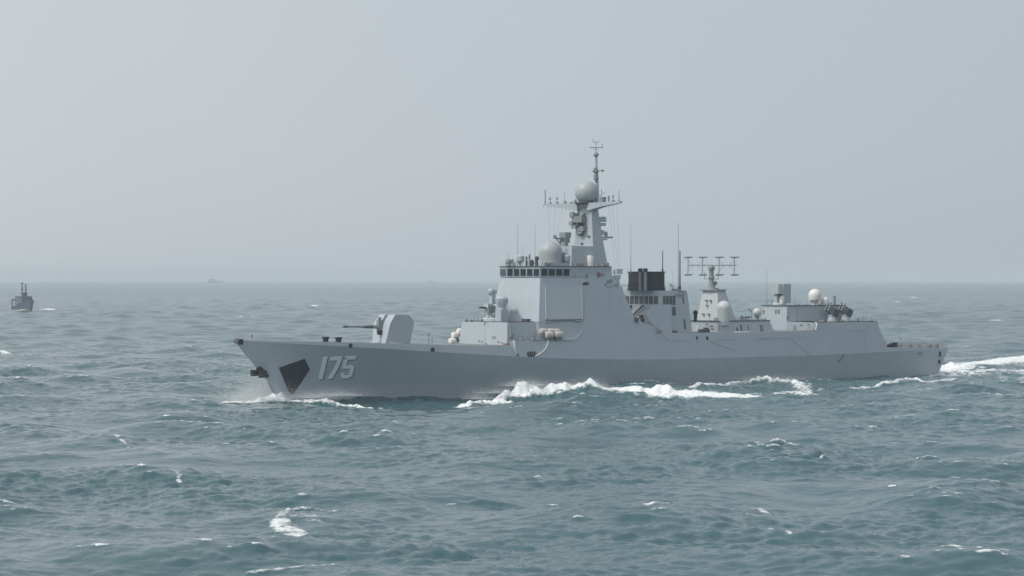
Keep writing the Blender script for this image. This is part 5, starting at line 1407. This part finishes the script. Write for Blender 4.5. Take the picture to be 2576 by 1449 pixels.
# ================================================================== SHIPS BEYOND
def small_ship():
    """dark workboat seen off its bow, far to the left"""
    Xw, Yw = on_sea(62, 781)
    root = empty("workboat", (Xw, Yw, 0), R(-58))        # local +x = ahead, turned right of the viewer
    tag(root, "small dark blue ship far off at the left, bow to the right, two thin masts", "ship")
    mb = MB(); n = 9
    st = [-16, -11, -5, 0, 5, 8, 10.5, 12.0]
    bm_ = [2.9, 3.3, 3.7, 3.8, 3.6, 2.8, 1.4, 0.1]; bw = [2.5, 2.9, 3.4, 3.5, 2.9, 1.9, 0.7, 0.05]
    hh = [3.2, 3.0, 3.0, 6.6, 6.7, 7.0, 7.5, 8.0]; hh = [1.6, 2.2, 3.1, 4.2, 5.4, 6.0, 6.5, 7.0]
    rings = []
    for s, b, w, h in zip(st, bm_, bw, hh):
        sb = s - 1.6*max(0, (s - 6)/6)
        rings.append([Vector((sb, -w*0.9, -1.0)), Vector((sb, -w, 0.9)), Vector((s, -b, h)), Vector((s, b, h)), Vector((sb, w, 0.9)), Vector((sb, w*0.9, -1.0))])
    nn = 6
    vs = [p for r in rings for p in r]
    for k in range(len(rings) - 1):
        for i in range(nn):
            j = (i + 1) % nn; mb.f.append([k*nn + i, k*nn + j, (k+1)*nn + j, (k+1)*nn + i]); mb.m.append(1 if i in (0, 4) else 0); mb.sm.append(False)
    mb.v = vs; mb.f += [list(range(nn)), [len(vs) - 1 - i for i in range(nn)]]; mb.m += [0, 0]; mb.sm += [False, False]
    mb.build("hull", [NAVY, RUST], root)
    dk = paint("wheelhouse_slate", (0.12, 0.145, 0.18), 0.6, 0.15)
    mb = MB(); mb.box((-1.0, 0, 5.6), (9.5, 6.4, 5.2)); mb.box((-1.0, 0, 8.25), (9.8, 7.2, 0.3)); mb.box((-1.2, 0.2, 9.4), (2.8, 2.6, 2.2)); mb.box((-1.2, 0.2, 10.55), (3.2, 3.0, 0.2)); mb.tube((-4.6, 2.4, 8.3), (-4.6, 2.4, 11.6), 0.22, 0.22, 6); mb.tube((-4.6, 2.4, 11.2), (-1.5, 1.0, 10.4), 0.2, 0.2, 6); mb.box((-4.4, 1.8, 8.8), (1.2, 1.6, 1.0)); wh = mb.build("wheelhouse", [dk], root)
    for k in range(4):
        g = MB(); g.box((0.22, -0.72 + k*0.62, 9.7), (0.1, 0.48, 0.7)); g.build("window", [GLASS], wh)
    mb = MB(); mb.tube((-1.0, -1.2, 8.3), (-1.0, -1.2, 16.6), 0.42, 0.30, 8); mb.box((-1.0, -1.2, 16.0), (0.8, 1.6, 0.5)); mb.box((-1.0, -1.2, 12.4), (1.0, 1.4, 0.6)); mb.build("mast", [dk], root)
    mb = MB(); mb.tube((-1.4, 1.2, 8.3), (-1.4, 1.2, 15.6), 0.38, 0.3, 8); mb.box((-1.4, 1.2, 15.2), (0.6, 1.8, 0.35)); mb.box((-1.4, 1.2, 12.3), (1.2, 1.0, 0.8)); mb.tube((-1.4, 1.2, 13.6), (-1.0, -1.2, 13.8), 0.12, 0.12, 6); mb.build("mast", [dk], root)
    mb = MB(); mb.box((-7.4, 0, 8.1), (3.4, 6.0, 0.45)); mb.tube((-8.6, 2.6, 3), (-8.6, 2.6, 8.1), 0.25, 0.2, 6); mb.tube((-8.6, -2.6, 3), (-8.6, -2.6, 8.1), 0.25, 0.2, 6); mb.build("boat_gantry", [dk], root)
    mb = MB()
    for sg in (1, -1): mb.tube((-16.6, sg*1.6, 0.8), (-17.4, sg*1.6, 6.3), 0.45, 0.4, 8)
    mb.tube((-17.4, -2.0, 6.2), (-17.4, 2.0, 6.2), 0.45, 0.45, 8); mb.box((-15.6, 0, 1.5), (3.2, 4.0, 0.5)); mb.build("stern_gantry", [dk], root)
    return root
small_ship()

def far_ship(px, Y, L, H, label, blocks):
    X = (px - CX)/F*Y
    root = empty("distant_ship", (X, Y, 0), R(4)); tag(root, label, "ship", None)
    g = MB(); hb = H*0.36
    g.loft([[Vector((x, y, z)) for y, z in ((-w, -1.5), (-w*1.15, hb*k), (w*1.15, hb*k), (w, -1.5))] for x, w, k in ((-L*0.5, L*0.05, 1.0), (-L*0.4, L*0.075, 1.0), (L*0.3, L*0.075, 1.0), (L*0.47, L*0.03, 1.2), (L*0.52, 0.4, 1.35))])
    g.build("hull", [NAVY], root)
    g = MB()
    for x0, x1, h in blocks: g.box(((x0 + x1)/2*L, 0, hb*0.5 + (H*h - hb*0.5)/2), ((x1 - x0)*L, L*0.11, H*h - hb*0.5))
    g.build("superstructure", [EQUIP], root)
far_ship(541, 9300, 62, 17, "faint hazy ship on the horizon, long low hull with a block of upperworks", [(-0.45, 0.10, 0.78), (-0.38, -0.02, 1.0), (0.30, 0.46, 0.55)])
far_ship(1084, 10200, 34, 9, "fainter low ship silhouette on the horizon, just left of the grey warship's bridge", [(-0.4, 0.2, 0.9)])

# ================================================================== SPRAY
def build_spray():
    """fine droplets hanging over the breaking crests: too many to count, one object"""
    rs = np.random.RandomState(5)
    P = []
    def cloud(px, py, n, sx, sy, h, z0=0.2):
        x, y = on_sea(px, py)
        q = rs.normal(size=(n, 2))
        P.append(np.column_stack([x + q[:, 0]*sx, y + q[:, 1]*sy, z0 + rs.exponential(h, n)]))
    cloud(678, 997, 22000, 1.9, 0.7, 0.8); cloud(655, 1003, 26000, 2.6, 1.1, 1.0); cloud(640, 1012, 14000, 3.2, 1.3, 0.8); cloud(600, 1015, 2500, 3.0, 1.4, 0.5)
    cloud(850, 1009, 4000, 2.4, 0.6, 0.4, 0.8); cloud(785, 1008, 4500, 2.0, 0.6, 0.4, 0.4)
    cloud(1322, 996, 6000, 2.0, 0.8, 0.45, 1.6); cloud(1395, 996, 5000, 3.0, 0.7, 0.35, 1.0); cloud(1487, 996, 6000, 1.5, 0.7, 0.5, 1.3); cloud(1420, 996, 3500, 1.2, 0.6, 0.4, 1.2); cloud(1205, 1009, 2500, 1.4, 0.6, 0.5, 0.3); cloud(1255, 1000, 2500, 2.0, 0.6, 0.35, 0.7)
    cloud(1650, 998, 5000, 5.0, 2.0, 0.35, 0.8); cloud(1950, 970, 4000, 4.0, 1.0, 0.3, 1.1); cloud(2290, 970, 1800, 3.0, 0.8, 0.25, 0.7); cloud(1840, 978, 3000, 5.0, 1.5, 0.4, 0.4); cloud(2420, 934, 4000, 4.0, 2.5, 0.3, 0.3)
    cloud(712, 1328, 250, 0.5, 0.4, 0.15, 0.2)
    P = np.vstack(P); n = len(P)
    r = (0.012 + 0.016*rs.rand(n)**2)[:, None, None]
    base = np.array([[1, 1, 1], [1, -1, -1], [-1, 1, -1], [-1, -1, 1]], float)/1.2
    V = (P[:, None, :] + base[None]*r*(0.8 + 0.4*rs.rand(n, 4, 1))).reshape(-1, 3)
    Fi = (np.arange(n)[:, None, None]*4 + np.array([[0, 1, 2], [0, 3, 1], [0, 2, 3], [1, 3, 2]])[None]).reshape(-1, 3)
    me = bpy.data.meshes.new("spray")
    me.vertices.add(len(V)); me.vertices.foreach_set('co', V.astype(np.float32).ravel())
    me.loops.add(Fi.size); me.loops.foreach_set('vertex_index', Fi.astype(np.int32).ravel())
    me.polygons.add(len(Fi)); me.polygons.foreach_set('loop_start', (np.arange(len(Fi))*3).astype(np.int32))
    me.update(calc_edges=True)
    m, nt, b = new_mat("spray_white"); b.inputs['Base Color'].default_value = (0.82, 0.85, 0.87, 1); b.inputs['Roughness'].default_value = 0.9
    me.materials.append(m)
    o = bpy.data.objects.new("spray", me); COL.objects.link(o); o['kind'] = "stuff"
build_spray()
